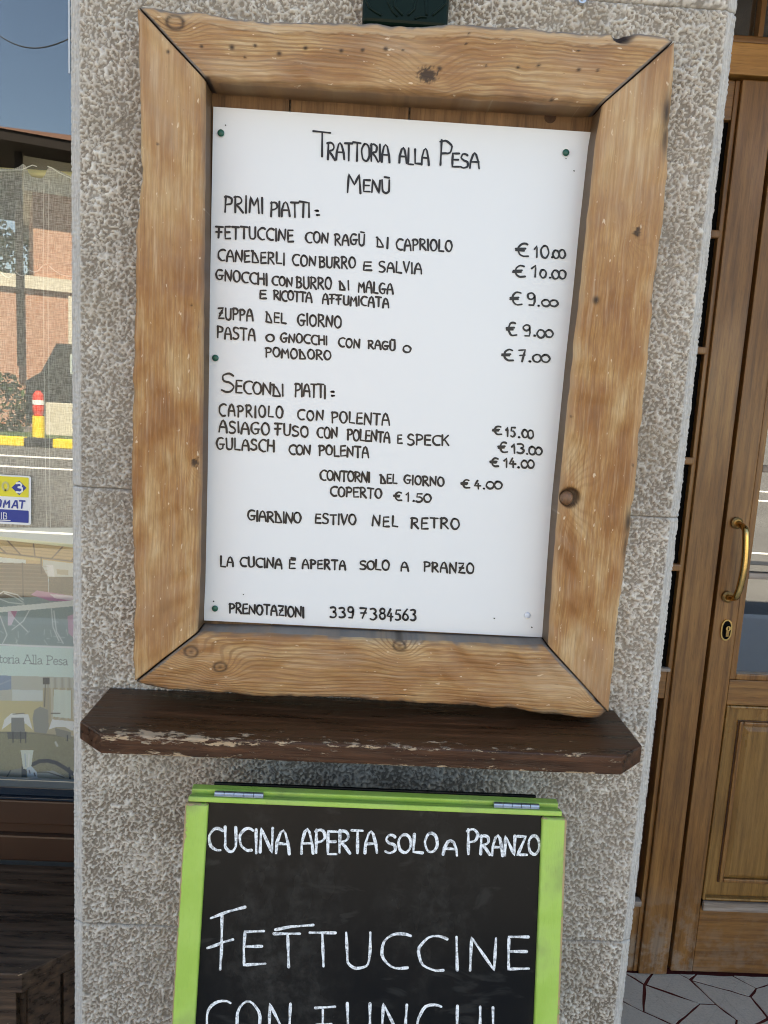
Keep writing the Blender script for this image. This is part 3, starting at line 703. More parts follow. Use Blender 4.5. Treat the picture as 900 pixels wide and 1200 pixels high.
# ------------------------------------------------------------------ handwriting
def arc(cx, cy, rx, ry, a0, a1, n=12):
    return [(cx+rx*math.cos(math.radians(a0+(a1-a0)*k/n)), cy+ry*math.sin(math.radians(a0+(a1-a0)*k/n))) for k in range(n+1)]
G = {
 'A': (.62, [[(0,0),(.04,.45),(.2,.9),(.32,1),(.44,.88),(.58,.4),(.62,0)], [(.05,.42),(.58,.42)]]),
 'a': (.60, [[(0,0),(.26,.98),(.33,1),(.60,-.02)], [(.1,.38),(.52,.36)]]),
 'B': (.55, [[(.06,1),(.05,0)], [(0,.96)]+arc(.22,.76,.26,.22,70,-80,8)+[(.12,.52)]+arc(.22,.27,.32,.27,85,-95,8)+[(.03,.0)]]),
 'C': (.58, [arc(.42,.5,.42,.5,58,268,14)+[(.56,.03)]]),
 'D': (.62, [[(.1,.98),(.06,.02)], [(0,.98),(.3,.72),(.58,.1),(.62,0),(.3,-.02),(.04,.02)]]),
 'E': (.48, [[(.46,.98),(.04,.96),(.02,.5),(.02,0),(.48,.03)], [(.03,.52),(.42,.54)]]),
 'F': (.52, [[(.18,.9),(.16,0)], [(-.06,.97),(.55,1.0)], [(-.04,.5),(.42,.54)]]),
 'G': (.66, [arc(.38,.5,.38,.5,60,262,14)+[(.55,.1),(.58,.42)], [(.30,.44),(.68,.46)]]),
 'H': (.56, [[(.02,1),(0,0)], [(.54,1),(.56,0)], [(.02,.5),(.55,.52)]]),
 'I': (.08, [[(.04,1),(.04,0)]]),
 'K': (.55, [[(.03,1),(.02,0)], [(.52,1),(.06,.45)], [(.2,.58),(.56,0)]]),
 'L': (.46, [[(.04,1),(.02,.03),(.46,.0)]]),
 'M': (.66, [[(0,0),(.06,.98),(.33,.45),(.58,1),(.66,0)]]),
 'N': (.60, [[(0,0),(.04,1),(.54,0),(.60,1)]]),
 'O': (.62, [arc(.31,.5,.31,.5,100,462,20)]),
 'P': (.50, [[(.05,1),(.03,0)], [(-.02,.93)]+arc(.22,.74,.28,.25,95,-90,9)+[(.06,.46)]]),
 'R': (.56, [[(.05,1),(.03,0)], [(-.02,.93)]+arc(.22,.75,.26,.24,95,-90,9)+[(.08,.5),(.32,.3),(.56,-.02)]]),
 'S': (.52, [arc(.27,.76,.24,.23,35,250,10)+arc(.22,.26,.28,.26,75,-120,10)+[(0,.08)]]),
 'T': (.54, [[(-.02,1),(.56,.99)], [(.28,.98),(.27,0)]]),
 'U': (.56, [[(.02,1),(.03,.35)]+arc(.28,.27,.25,.27,185,350,9)+[(.54,.5),(.54,1)]]),
 'V': (.52, [[(0,1),(.24,0),(.54,1.02)]]),
 'Z': (.54, [[(.02,.96),(.5,.98),(.04,.02),(.56,.02)], [(.12,.5),(.44,.52)]]),
 'z': (.54, [[(.02,.96),(.5,.98),(.04,.02),(.56,.02)]]),
 '0': (.52, [arc(.26,.5,.26,.5,100,462,18)]),
 '1': (.30, [[(0,.72),(.2,1),(.19,0)]]),
 '3': (.48, [[(.03,.92)]+arc(.2,.76,.24,.22,80,-80,8)+arc(.2,.27,.28,.28,85,-130,9)]),
 '4': (.52, [[(.28,1),(.0,.34),(.52,.33)], [(.34,.62),(.33,-.05)]]),
 '5': (.48, [[(.46,.98),(.1,.97),(.06,.58)]+arc(.2,.3,.27,.3,80,-130,9)]),
 '6': (.48, [[(.4,1),(.12,.62)]+arc(.25,.27,.24,.27,160,500,14)]),
 '7': (.50, [[(0,.96),(.48,1),(.2,0)], [(.06,.5),(.46,.53)]]),
 '8': (.48, [arc(.25,.76,.2,.23,-90,270,12)+arc(.25,.27,.25,.27,90,-270,14)]),
 '9': (.48, [arc(.22,.74,.21,.25,10,370,14)+[(.43,.3),(.36,.0),(.1,.02)]]),
 '€': (.70, [arc(.46,.5,.34,.5,62,262,12)+[(.68,.05)], [(-.02,.56),(.5,.6)], [(-.02,.44),(.44,.46)]]),
 ':': (.08, [arc(.04,.72,.035,.035,0,300,5), arc(.04,.12,.035,.035,0,300,5)]),
 '.': (.10, [arc(.05,.03,.03,.03,0,300,5)]),
 "'": (.1, []),
}
def smooth_line(pts):
    if len(pts) < 3: return pts
    return pts
def lay(text, x0, y0, x1, y1, h, gap=.20, seed=0, rounded=False, jit=1.0):
    """strokes in photograph coordinates; y grows downwards"""
    g = random.Random(hash((text, int(x0), int(y0))) & 0xffff if False else int(x0*7+y0*13+seed))
    chars = [c for c in text]; adv = 0; pos = []
    for c in chars:
        key = c if c in G else c.upper()
        if c == ' ': adv += .45; pos.append(None); continue
        base_ = {'Ù': 'U', 'È': 'E'}.get(c, c)
        wdt = G[base_][0]; pos.append((base_, c, adv, wdt)); adv += wdt + (gap if c not in '.:' else gap*.8)
    tot = adv - gap
    sx_ = (x1-x0)/tot; out = []
    for it in pos:
        if it is None: continue
        b_, c, a, wdt = it
        js, jr = 1+g.uniform(-.07, .07)*jit, math.radians(g.uniform(-3.5, 3.5))*jit; jy = g.uniform(-.05, .05)*jit
        sl_ = (y1-y0)/(x1-x0)
        for st in G[b_][1]:
            q = []
            ph = g.uniform(0, 6)
            for k, (x, y) in enumerate(st):
                xx = x-wdt/2; yy = (y-.5)*js
                xx, yy = xx*math.cos(jr)-yy*math.sin(jr)*.5, yy*math.cos(jr)+xx*math.sin(jr)
                xx += wdt/2 + a + .012*math.sin(ph+k*1.7)*jit; yy += .5+jy + .012*math.sin(ph*2+k*1.3)*jit
                X_ = x0 + xx*sx_; q.append((X_, y0 + (X_-x0)*sl_ - yy*h))
            out.append(q)
        if c in 'ÙÈ':
            X_ = x0+(a+wdt*.35)*sx_; X2 = x0+(a+wdt*.95)*sx_; yb = y0+(X_-x0)*sl_
            out.append([(X_, yb-h*1.22), (X2, yb-h*1.16)])
    return out
def densify(q, step):
    out = [q[0]]
    # Catmull-Rom for curves given by many points keeps them round
    for i in range(len(q)-1):
        a, b = q[i], q[i+1]; L = math.hypot(b[0]-a[0], b[1]-a[1]); n = max(1, int(L/step))
        for k in range(1, n+1): out.append((a[0]+(b[0]-a[0])*k/n, a[1]+(b[1]-a[1])*k/n))
    return out
def ribbons(strokes, to3, w, mt, name, parent, lift, wvar=.18):
    """to3(px,py,lift)->3D.  Each stroke a continuous ribbon with round ends"""
    mb = MB(); cnt = 0
    for q in strokes:
        q = densify(q, 3.0); n = len(q)
        if n < 2: continue
        g = random.Random(int(q[0][0]*31+q[0][1]*17)); p1, p2 = g.uniform(0, 6), g.uniform(.3, .8)
        L, R = [], []
        for i in range(n):
            a = q[max(i-1, 0)]; b = q[min(i+1, n-1)]; dx, dy = b[0]-a[0], b[1]-a[1]; l = math.hypot(dx, dy) or 1
            ww = w/2*(1+wvar*math.sin(p1+i*p2)); nx, ny = -dy/l*ww, dx/l*ww
            L.append((q[i][0]+nx, q[i][1]+ny)); R.append((q[i][0]-nx, q[i][1]-ny))
        def cap(c, fr_, sgn):
            ang = math.atan2(fr_[1]-c[1], fr_[0]-c[0]); r = math.hypot(fr_[1]-c[1], fr_[0]-c[0])
            return [(c[0]+r*math.cos(ang+sgn*math.pi*k/5), c[1]+r*math.sin(ang+sgn*math.pi*k/5)) for k in range(1, 5)]
        lf = lift + (cnt % 9)*.00003; cnt += 1
        V = []
        for a, b in zip(L, R): V += [to3(*a, lf), to3(*b, lf)]
        Fc = [(2*i, 2*i+1, 2*i+3, 2*i+2) for i in range(n-1)]
        c0 = cap(q[0], L[0], 1); k0 = len(V); V += [to3(*p, lf) for p in c0]; Fc.append(tuple([0]+list(range(k0, k0+4))+[1]))
        c1 = cap(q[-1], R[-1], 1); k1 = len(V); V += [to3(*p, lf) for p in c1]; Fc.append(tuple([2*n-1]+list(range(k1, k1+4))+[2*n-2]))
        mb.add(V, Fc)
    return mb.build(name, mt, parent, recalc=False)
def on_sheet(px, py, lift):
    p = wp(px, py, YS-.0008-lift); return (p[0], p[1], p[2])
LINES = [
 [('T',367.5,184,386.7,186,31),('RATTORIA',384,186,456.5,190,20,.10),('ALLA',468,191.4,502.7,193,18,.12),('P',516,195,529.5,196,30),('ESA',530,196.6,561.3,197.4,17,.12)],
 [('M',407.5,224,422.7,225,21),('ENÙ',426,224.5,456.5,226,15,.15)],
 [('PRIMI',263.5,248,308,250.7,19),('PIATTI',317.3,252.8,362.7,254.7,17,.12),(':',369.5,253,371.5,253,8)],
 [('FETTUCCINE',254,278,343.5,282.7,13.5),('CON',358.3,284,384.4,285.3,12.5),('RAGÙ',392.6,286.5,427,287.8,13),('DI',441.4,289.6,454.7,290.4,12,.35),('CAPRIOLO',464.6,292.5,529.6,294,12.5),('€',604.7,300.5,619.7,301,16),('1',626.3,301.4,631,301.4,14),('0',634,301.6,643,301.8,14),('.',645.5,302,647,302,8),('00',648,302.4,662.4,302.9,10,.0)],
 [('CANEDERLI',255.8,305,333.3,309.5,13),('CON',343,310.8,369.8,312,12),('BURRO',374.2,313.4,416.3,315,13),('E',426,316.4,435.5,316.8,10),('SALVIA',444.3,318.8,494,320.2,12),('€',601.8,324.5,615.6,325,14),('1',622.9,325,630,325.3,14),('0',633,325.6,640,325.8,10),('.',643,326,644.5,326,8),('00',647,326,663,326.4,9.5,.0)],
 [('GNOCCHI',253.3,327.4,312.8,333.6,12.5),('CON',319.2,334.8,342.2,335.6,11),('BURRO',347.3,336.9,388.2,338.7,13),('DI',397.7,339.5,408.7,340,10.5,.35),('MALGA',420.2,342,460.3,344.6,12.5),('€',598.3,357,612,357.8,15),('9',618.2,357.8,627.5,358,14),('.',630,358.4,631.5,358.4,8),('00',635,358.6,653.8,359,7.5,.0)],
 [('E',304.7,349.7,312,350,10),('RICOTTA',321,351,365.2,354,11,.12),('AFFUMICATA',378,355.3,455.4,360.4,11)],
 [('ZUPPA',255.8,373.4,296.2,375.7,13),('DEL',311.6,377.3,335,379.8,12),('GIORNO',349,380.8,399.7,383.7,13),('€',594,393,605.5,393.6,15),('9',613.3,393.6,622,393.8,14),('.',625,394,626.5,394,8),('00',629.5,395,648,396,9,.05)],
 [('PASTA',254.8,395.2,298.8,398.7,13),('O',312,400,321,400.4,9),('GNOCCHI',329,400.8,383,404,10.5),('CON',397,406.4,421.4,407.4,10),('RAGÙ',431.7,408.4,462.8,410.5,10),('O',472.6,412.6,481.3,413,8),('€',588.8,422.3,601.8,422.8,14),('7',608.4,422.5,616,422.8,13),('.',619.5,423.4,621,423.4,8),('00',624.5,424,644.2,424.4,8.5,.02)],
 [('POMODORO',311.6,418,387.5,421.7,11)],
 [('S',259.7,459,274.5,459.4,21),('ECONDI',276.5,459.6,332,464.7,14,.13),('PIATTI',346,464.7,381.3,466.5,15,.12),(':',387.5,465,389.5,465,8)],
 [('CAPRIOLO',257,487,331.2,489.8,13,.3),('CON',349,491.6,378.5,492.8,11,.3),('POLENTA',389,494.9,456,498.2,13)],
 [('ASIAGO',257,505.6,315.4,510,13),('FUSO',323,509,360.9,512,12.5),('CON',372,512.5,395,513.8,12),('POLENTA',407.4,515.8,456.7,518.4,12.5,.14),('E',466,519,471,519.4,10),('SPECK',478,521,525.8,522.6,12),('€',578,509,588,509.4,10),('15',593,511.9,603.5,512.3,11,.25),('.',607,512.6,608,512.6,8),('00',612,513,625,513.9,9.5,.02)],
 [('GULASCH',254,525.5,321,529.4,13),('CON',339,532,363.2,533,11,.14),('POLENTA',374.2,533.2,431.7,536.3,12),('€',584.4,529.8,594.6,530.4,11.5),('13',599.8,531.2,614,531.8,11.5,.1),('.',617,532,618,532,8),('00',620,532.6,635,533.2,9,.02)],
 [('€',575,546.5,584.4,547,10),('14',591,547,604,547.6,10,.15),('.',607,548,608,548,8),('00',611,548,625.8,548.6,9,.02)],
 [('CONTORNI',375.4,563,433,565,11.5,.14),('DEL',445.7,566.2,465,567,11),('GIORNO',473.8,567.3,520,569.6,10.5),('€',541,571.2,550.6,571.7,9.5),('4',556,572.2,563,572.4,9.5),('.',566,572.6,567,572.6,8),('00',570,572.8,588.2,573,8.5,.04)],
 [('COPERTO',387.5,581.5,447,584,11.5),('€',462,586.2,471,586.7,9.5),('1',476,587,480,587.2,11),('.',483.5,587.4,484.5,587.4,8),('50',487.5,587.6,505,588.4,9.5,.12)],
 [('GIARDINO',290.6,610,352.4,613,12,.14),('ESTIVO',369.8,613.5,416.8,615,11.5),('NEL',436.8,616.3,466.2,617.3,12,.28),('RETRO',482,618.3,538,620.3,12,.25)],
 [('LA',258.7,663.3,273.2,663.8,11.5),('CUCINA',281.7,664,330.2,666,11),('È',339,666,346,666.3,10),('APERTA',354.5,666,404.8,667.4,10.5,.24),('SOLO',422,667,456,668,10.5,.14),('A',469.8,668.6,478.4,669,9.5),('PRANZO',497.2,669.4,555,671.8,11.5,.22)],
 [('PRENOTAZIONI',269,717.8,355.8,723,11,.18),('339',387,723.7,414.5,724.5,12.5,.25),('73',422,725,441,725.6,12.5,.3),('84563',445,725.6,487,727.2,12.5,.22)],
]
for k, ln in enumerate(LINES):
    for wd in ln:
        # the dot and the noughts of a price belong to one word with its figures
        ribbons(lay(*wd[:6], *(wd[6:]), seed=k), on_sheet, 2.35 if k < 2 else 2.25, MAT['ink'], 'handwritten_word', ms, .0003)
# heavy bars, little specks and old pin holes
sp = [[(px, py), (px+.5, py+.4)] for px, py in ((264,146.5),(663,185.5),(672.5,200),(285,696.5),(250,704.5),(623,735),(579,724.5))]
for q_ in sp: ribbons([q_], on_sheet, 1.2, MAT['ink'], 'pin_hole', ms, .0003)

def pin(px, py, mt, label):
    c = wp(px, py, YS-.001); b_ = MB(); n = 18; rings = [(.0044, -.0004), (.0045, -.0015), (.0036, -.0026), (.0018, -.0031)]
    V = []; 
    for r, y in rings: V += [(c[0]+r*math.cos(2*math.pi*k/n), YS-.0007+y, c[2]+r*math.sin(2*math.pi*k/n)) for k in range(n)]
    Fc = [(i*n+k, i*n+(k+1)%n, (i+1)*n+(k+1)%n, (i+1)*n+k) for i in range(3) for k in range(n)] + [tuple(3*n+k for k in range(n)), tuple(range(n))[::-1]]
    b_.add(V, Fc); o = b_.build('thumb_tack', mt, smooth=True); return tag(o, label, 'thumb tack', 'thumb tacks holding the menu sheet')
pin(259, 156, MAT['tack_green'], 'green thumb tack in the top left corner of the menu sheet')
pin(663, 179, MAT['tack_green'], 'green thumb tack in the top right corner of the menu sheet')
pin(252.5, 419.5, MAT['tack_green'], 'green thumb tack halfway down the left edge beside the word pomodoro')
pin(252, 713, MAT['tack_green'], 'green thumb tack beside the word prenotazioni at the bottom')
pin(618, 721, MAT['tack_white'], 'white thumb tack in the bottom right corner of the menu sheet')

# ================================================================== SHELF under the frame
def slab_grid(name, outline, z0, z1, mt, label, cat, wearfn, seg=.004, parent=None, kind=None):
    """plank with a polygonal plan (x,y), fine enough to carry wear"""
    V, Fc, Wr = [], [], []
    n = len(outline); pts = []
    for i in range(n):
        a, b = outline[i], outline[(i+1) % n]; L = math.hypot(b[0]-a[0], b[1]-a[1]); k = max(1, int(L/seg))
        for j in range(k): pts.append((a[0]+(b[0]-a[0])*j/k, a[1]+(b[1]-a[1])*j/k))
    N = len(pts); e = .0022; cx = sum(p[0] for p in outline)/n; cy = sum(p[1] for p in outline)/n
    prof = [(e, z1), (e*.3, z1-e*.3), (0, z1-e)] + [(0, z1-e-(z1-z0-2*e)*k/12) for k in range(1, 13)] + [(e*.3, z0+e*.3), (e, z0)]
    for (ins, z) in prof:
        for (x, y) in pts:
            jx = mnoise.noise((x*60, y*60, z*60))*.0007
            V.append((x + (ins if x < cx else -ins)*(1 if abs(x-cx) > .2 else 0), y + (ins+jx if y < cy else -ins), z))
            Wr.append(wearfn(x, y, z))
    for i in range(len(prof)-1):
        for k in range(N): Fc.append((i*N+k, (i+1)*N+k, (i+1)*N+(k+1) % N, i*N+(k+1) % N))
    Fc.append(tuple(range(N))); Fc.append(tuple((len(prof)-1)*N+k for k in range(N))[::-1])
    mb = MB(); mb.add(V, Fc); o = mb.build(name, mt, parent)
    at = o.data.attributes.new('wear', 'FLOAT', 'POINT'); at.data.foreach_set('value', Wr)
    if label: tag(o, label, cat)
    return o
ZS = 1.0495; ZS = uz(430, 873, -.158)
sx0, sx1 = ux(94,848,-.121), ux(752,875,-.121)
fx0, fx1 = ux(118,860,-.158), ux(730,887,-.158)
zt = (uz(118,860,-.158)+uz(730,887,-.158))/2; zbm = zt - .0265
def shelf_wear(x, y, z):
    if y > -.120: return .16 if z > zt-.003 else .2
    k = mnoise.noise((x*7, 3, 0))
    if abs(y+.158) > .0035: return .33
    left = max(0., min(1., (.12-x)/.3))
    top_ = math.exp(-((zt-z)/(.0035+.0055*left))**2)*(.15+.095*left+.10*k)
    low = math.exp(-((z-zbm)/.004)**2)*(.20+.25*k)
    fleck = .10*math.exp(-((zt-z-.009)/.004)**2)*(1 if mnoise.noise((x*11, 8, 0)) > .05 else .3)
    return .36 + top_ + low + fleck
    return .40 if abs(y+.158) < .01 else .35
slab_grid('wooden_shelf', [(sx0,-.003),(sx0,-.121),(fx0,-.158),(fx1,-.158),(sx1,-.121),(sx1,-.003)], zbm, zt, MAT['shelf'],
          'dark brown wooden shelf with clipped corners and peeling front edge below the framed menu', 'shelf', shelf_wear)

# ================================================================== GREEN SANDWICH BOARD
TL_ = math.radians(11.5); SY, SZ = -.15, uz(440, 944, -.15)
nrm = np.array([0, -math.cos(TL_), math.sin(TL_)]); dn = np.array([0, -math.sin(TL_), -math.cos(TL_)])
S0 = np.array([0, SY, SZ])
def sb(px, py, lift=0):
    v = ray(px, py); P0 = S0 + nrm*lift; s_ = ((P0-CW)@nrm)/(v@nrm); q = CW + v*s_ - P0; return q[0], q@dn
def sb3(u, s_, lift): p = S0 + nrm*lift + dn*s_ + np.array([u, 0, 0]); return (p[0], p[1], p[2])
def on_board(px, py, lift): u, s_ = sb(px, py, -.003+lift); return sb3(u, s_, -.003+lift)
stand = empty('sandwich_board', (.04, -.15, 0), 'lime green folding sandwich board with black writing panel standing in front of the stone pillar', 'chalkboard')
LEN = (SZ+.002)/math.cos(TL_)*.995
def leafbox(name, mt, u0, u1, s0, s1, l0, l1, bev=.002, wear=None, parent=stand, rear=False, rnd=0):
    bm = bmesh.new(); bmesh.ops.create_cube(bm, size=1)
    nz = 1
    for v in bm.verts: v.co = ((u0+u1)/2+v.co.x*(u1-u0), (l0+l1)/2+v.co.y*(l1-l0), (s0+s1)/2+v.co.z*(s1-s0))
    bmesh.ops.bevel(bm, geom=list(bm.edges), offset=bev, segments=3, profile=.5, affect='EDGES')
    if wear:
        k = int((s1-s0)/.02)
        for j in range(1, k):
            bmesh.ops.bisect_plane(bm, geom=list(bm.verts)+list(bm.edges)+list(bm.faces), plane_co=(0,0,s0+(s1-s0)*j/k), plane_no=(0,0,1))
        for xx in (u0+.004, u1-.004):
            bmesh.ops.bisect_plane(bm, geom=list(bm.verts)+list(bm.edges)+list(bm.faces), plane_co=(xx,0,0), plane_no=(1,0,0))
    Wv = []
    for v in bm.verts:
        u, l, s_ = v.co
        Wv.append(wear(u, s_, l) if wear else .2)
        if rear:
            ta = math.radians(7.5); n2 = np.array([0, math.cos(ta), math.sin(ta)]); d2 = np.array([0, math.sin(ta), -math.cos(ta)])
            p = S0 + np.array([u, 0, 0]) + n2*l + d2*s_
        else: p = np.array(sb3(u, s_, l))
        v.co = p
    mb = MB(); mb.bm(bm); o = mb.build(name, mt, parent)
    at = o.data.attributes.new('wear', 'FLOAT', 'POINT'); at.data.foreach_set('value', Wv)
    return o
uL0, uL1, uR0, uR1 = -.2085, -.1785, .2625, .2955
def wl(u, s_, l): return (.95 if u < uL0+.003 else .15) + (.5 if s_ < .008 else 0) + (.35 if s_ < .05 and u < uL0+.02 else 0)
def wr_(u, s_, l): return (.95 if u > uR1-.003 else .15) + (.5 if s_ < .008 else 0)
leafbox('stile', MAT['green'], uL0, uL1, .006, LEN, -.016, .004, .003, wl)
leafbox('stile', MAT['green'], uR0, uR1, .006, LEN, -.016, .004, .003, wr_)
leafbox('top_rail', MAT['green'], uL0+.003, uR1-.006, -.002, .0050, -.0125, -.0005, .0016)
leafbox('bottom_rail', MAT['green'], uL1+.0005, uR0-.0005, LEN-.12, LEN-.09, -.016, .000, .002)
leafbox('writing_panel', MAT['blackboard'], uL1-.004, uR0+.004, .0048, LEN-.1195, -.010, -.003, .0008)
leafbox('rear_top_rail', MAT['green'], uL0+.004, uR1-.008, -.0035, .030, .0142, .0262, .0018, None, stand, True)
leafbox('rear_stile', MAT['green'], uL0+.004, uL1, .0305, SZ-.002, .0142, .0262, .0018, wl, stand, True)
leafbox('rear_stile', MAT['green'], uR0, uR1-.008, .0305, SZ-.002, .0142, .0262, .0018, wr_, stand, True)
leafbox('rear_panel', MAT['blackboard'], ux(253,921,-.11), ux(625,936,-.11), -.0050, LEN-.15, .0267, .031, .0008, None, stand, True)
for hx0, hx1, hy in ((253, 310, 936.5), (576, 629, 948.5)):
    a_, b_ = ux(hx0, hy, SY+.019), ux(hx1, hy, SY+.019); z_ = SZ+.0036; y_ = SY+.0085
    mb = MB(); k = 5
    for j in range(k):
        g0, g1 = a_+(b_-a_)*j/k+.0004, a_+(b_-a_)*(j+1)/k-.0004; mb.tube([(g0, y_, z_), (g1, y_, z_)], .0032, 12)
    hg = mb.build('hinge', MAT['steel'], stand, smooth=False)
    box('hinge_plate', MAT['steel'], stand, a_, b_, y_-.005, y_+.005, z_-.0018, z_-.0010)
CH_TXT = [
 [('CUCINA',245,996,339,1000,27,.16,5),('APERTA',353,1000,441.5,1001,27,.13,5),('SOLO',452,999.5,512.5,998.5,21,.13,5),('A',519.5,1001,536,1002,17),('P',548,1001,560,1001,29),('RANzO',563,1001,632,1002,22,.12,5)],
 [('ETTUCCINE',285,1131.5,620,1137.6,40,.24,5)],
 [('CON',242,1218,341,1220,46,.22,5),('F',372,1222,392,1223,44),('UNGHI',406,1223,580,1226,46,.25,5)],
]
for k, ln in enumerate(CH_TXT):
    for wd in ln: ribbons(lay(*wd[:6], *(wd[6:7]), seed=k+3, jit=.8), on_board, (3.2, 3.1, 3.1)[k], MAT['chalk'], 'chalk_word', stand, .0003, .22)
ribbons([[(247,1076),(256,1072.5),(268,1068),(287,1063)], [(260,1071),(260,1090),(259.5,1115),(258,1136)], [(243,1111),(252,1108),(262,1104),(273,1101)]], on_board, 3.1, MAT['chalk'], 'chalk_letter', stand, .0003, .22)
ribbons([[(323,1089.5),(340,1086),(367,1084)]], on_board, 3.1, MAT['chalk'], 'chalk_bar', stand, .0006, .22)

# ================================================================== DARK GREEN BOX above the frame
gy = -.046
gb = empty('green_letterbox', (.05, -.05, 1.96), 'dark green glossy metal letterbox with embossed curls just above the pine frame', 'letterbox')
gx0, gx1 = ux(423,8,gy), ux(528,8,gy); gzb = uz(476, 30, gy); bm = bmesh.new(); bmesh.ops.create_cube(bm, size=1)
for v in bm.verts:
    k = 1 if v.co.z > 0 else .965
    v.co = ((gx0+gx1)/2+v.co.x*(gx1-gx0)*k, (gy-.004)/2+v.co.y*(-gy-.004), gzb+(v.co.z+.5)*.34)
bmesh.ops.bevel(bm, geom=list(bm.edges), offset=.006, segments=3, profile=.5, affect='EDGES')
mb = MB(); mb.bm(bm); mb.build('box_body', MAT['box_green'], gb)
def gcurve(pts): return [tuple(wp(px, py, gy-.0005)) for px, py in pts]
for pts in ([(429,-14),(430,2),(433,9),(440,14),(447,18)], [(454,-14),(455,3),(460,13),(466,19)], [(486,-14),(487,1),(485,11),(478,18)], [(498,-14),(499,2),(500,18)], [(523,-10),(522,4),(515,11),(507,18)], [(462,-10),(463,8),(472,18)], [(486,22),(493,19.5),(500,20)]):
    MB().tube(gcurve(densify(pts, 2)), .0016, 8).build('embossed_curl', MAT['box_green'], gb, smooth=True)
# small screw in the stone at the top
sc_ = wp(681.5, .5, -.004); mb = MB(); mb.tube([(sc_[0], .002, sc_[2]), (sc_[0], -.009, sc_[2])], .0056, 14).tube([(sc_[0], -.0085, sc_[2]), (sc_[0], -.0115, sc_[2])], .0026, 10)
tag(mb.build('wall_screw', MAT['steel'], smooth=False), 'small round steel screw in the stone above the frame', 'screw')

# ================================================================== DOOR in its recess
door = empty('entrance_door', (1.35, YD, 0), 'varnished oak entrance door with brass pull handle, glazing and a moulded lower panel', 'door')
dfr = empty('door_frame', (.85, YD, 0), 'varnished oak door frame with narrow glazed sidelight left of the door', 'door frame')
XD1 = 1.80
Z_T = 2.254
# jamb with chamfered inner bead
box('jamb', MAT['oak_v'], dfr, .812, .889, YD-.012, YD+.08, .002, 2.25, .003)
box('jamb_bead', MAT['oak_v'], dfr, .800, .8115, YD-.004, YD+.06, .002, 2.25, .003)
box('jamb', MAT['oak_v'], dfr, XD1+.006, XD1+.09, YD-.012, YD+.08, .002, 2.25, .003)
box('rebate', MAT['black'], dfr, .8895, .906, YD+.03, YD+.07, .002, 2.25)
box('sidelight_rail', MAT['oak_h'], dfr, .50, .7995, YD-.003, YD+.06, .776, .851, .003)
box('sidelight_sill', MAT['oak_worn'], dfr, .50, .803, YD-.014, YD+.001, .851, .860, .002)
box('sidelight_head', MAT['oak_h'], dfr, .50, .7995, YD-.003, YD+.06, 2.165, 2.25, .003)
box('plinth', MAT['oak_v'], dfr, .50, .7995, YD-.003, YD+.06, .002, .198, .003)
box('plinth_cap', MAT['oak_worn'], dfr, .50, .799, YD-.013, YD+.01, .199, .214, .003)
box('lower_panel', MAT['oak_dark'], dfr, .50, .7995, YD+.028, YD+.04, .2145, .7755)
box('panel_moulding', MAT['oak_dark'], dfr, .770, .783, YD+.006, YD+.0275, .2145, .7755, .004)
box('panel_moulding', MAT['oak_dark'], dfr, .56, .573, YD+.006, YD+.0275, .2145, .7755, .004)
box('outer_post', MAT['oak_v'], dfr, .47, .4995, YD-.006, YD+.08, .002, 2.25, .003)
for z in (1.915, 1.648, 1.384, 1.118):
    box('glazing_bar', MAT['oak_v'], dfr, .50, .806, YD-.006, YD+.0115, z-.009, z+.009, .004)
box('sidelight_shade_sheet', MAT['black'], dfr, .4998, .7998, YD+.012, YD+.02, .852, 2.164)  # black sheet painted as the shade of the open depth behind the bars
box('transom_rail', MAT['oak_orange'], dfr, .47, XD1+.09, YD-.016, YD+.08, 2.258, 2.325, .003)
box('transom_bottom', MAT['oak_h'], dfr, .47, XD1+.09, YD-.004, YD+.06, 2.330, 2.345, .003)
box('transom_bar', MAT['oak_v'], dfr, .839, .851, YD-.002, YD+.05, 2.3455, 2.46, .002)
box('transom_bar', MAT['oak_v'], dfr, .47, .482, YD-.002, YD+.05, 2.3455, 2.46, .002)
box('transom_bar', MAT['oak_v'], dfr, 1.3, 1.312, YD-.002, YD+.05, 2.3455, 2.46, .002)
box('transom_pane', MAT['glass_door'], dfr, .4825, .8385, YD+.02, YD+.025, 2.346, 2.459)
box('transom_pane', MAT['glass_door'], dfr, .8515, 1.2995, YD+.02, YD+.025, 2.346, 2.459)
box('transom_pane', MAT['glass_door'], dfr, 1.3125, XD1, YD+.02, YD+.025, 2.346, 2.459)
box('frame_head', MAT['oak_h'], dfr, .47, XD1+.09, YD-.01, YD+.08, 2.461, 2.498, .003)
box('side_infill', MAT['wall'], bld, XD1+.091, 2.249, YD, YD+.1, -.009, 2.498)
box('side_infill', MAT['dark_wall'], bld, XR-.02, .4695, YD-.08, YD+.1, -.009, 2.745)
box('threshold_gap', MAT['black'], dfr, .89, XD1, YD+.03, YD+.08, .0005, .008)
# leaf
x0 = .901
box('stile', MAT['oak_v'], door, x0, .9605, YD-.006, YD+.035, .009, 2.248, .003)
box('stile', MAT['oak_v'], door, XD1-.10, XD1, YD-.006, YD+.035, .009, 2.248, .003)
box('bottom_rail', MAT['oak_h'], door, .9613, XD1-.101, YD-.005, YD+.035, .009, .203, .002)
box('weather_bead', MAT['oak_worn'], door, .963, XD1-.101, YD-.017, YD-.0052, .196, .222, .004)
box('middle_rail', MAT['oak_h'], door, .9613, XD1-.101, YD-.005, YD+.035, .768, .835, .002)
box('top_rail', MAT['oak_h'], door, .9613, XD1-.101, YD-.005, YD+.035, 2.15, 2.248, .002)
box('panel_surround', MAT['oak_lite'], door, .9613, XD1-.101, YD+.006, YD+.02, .223, .7675)
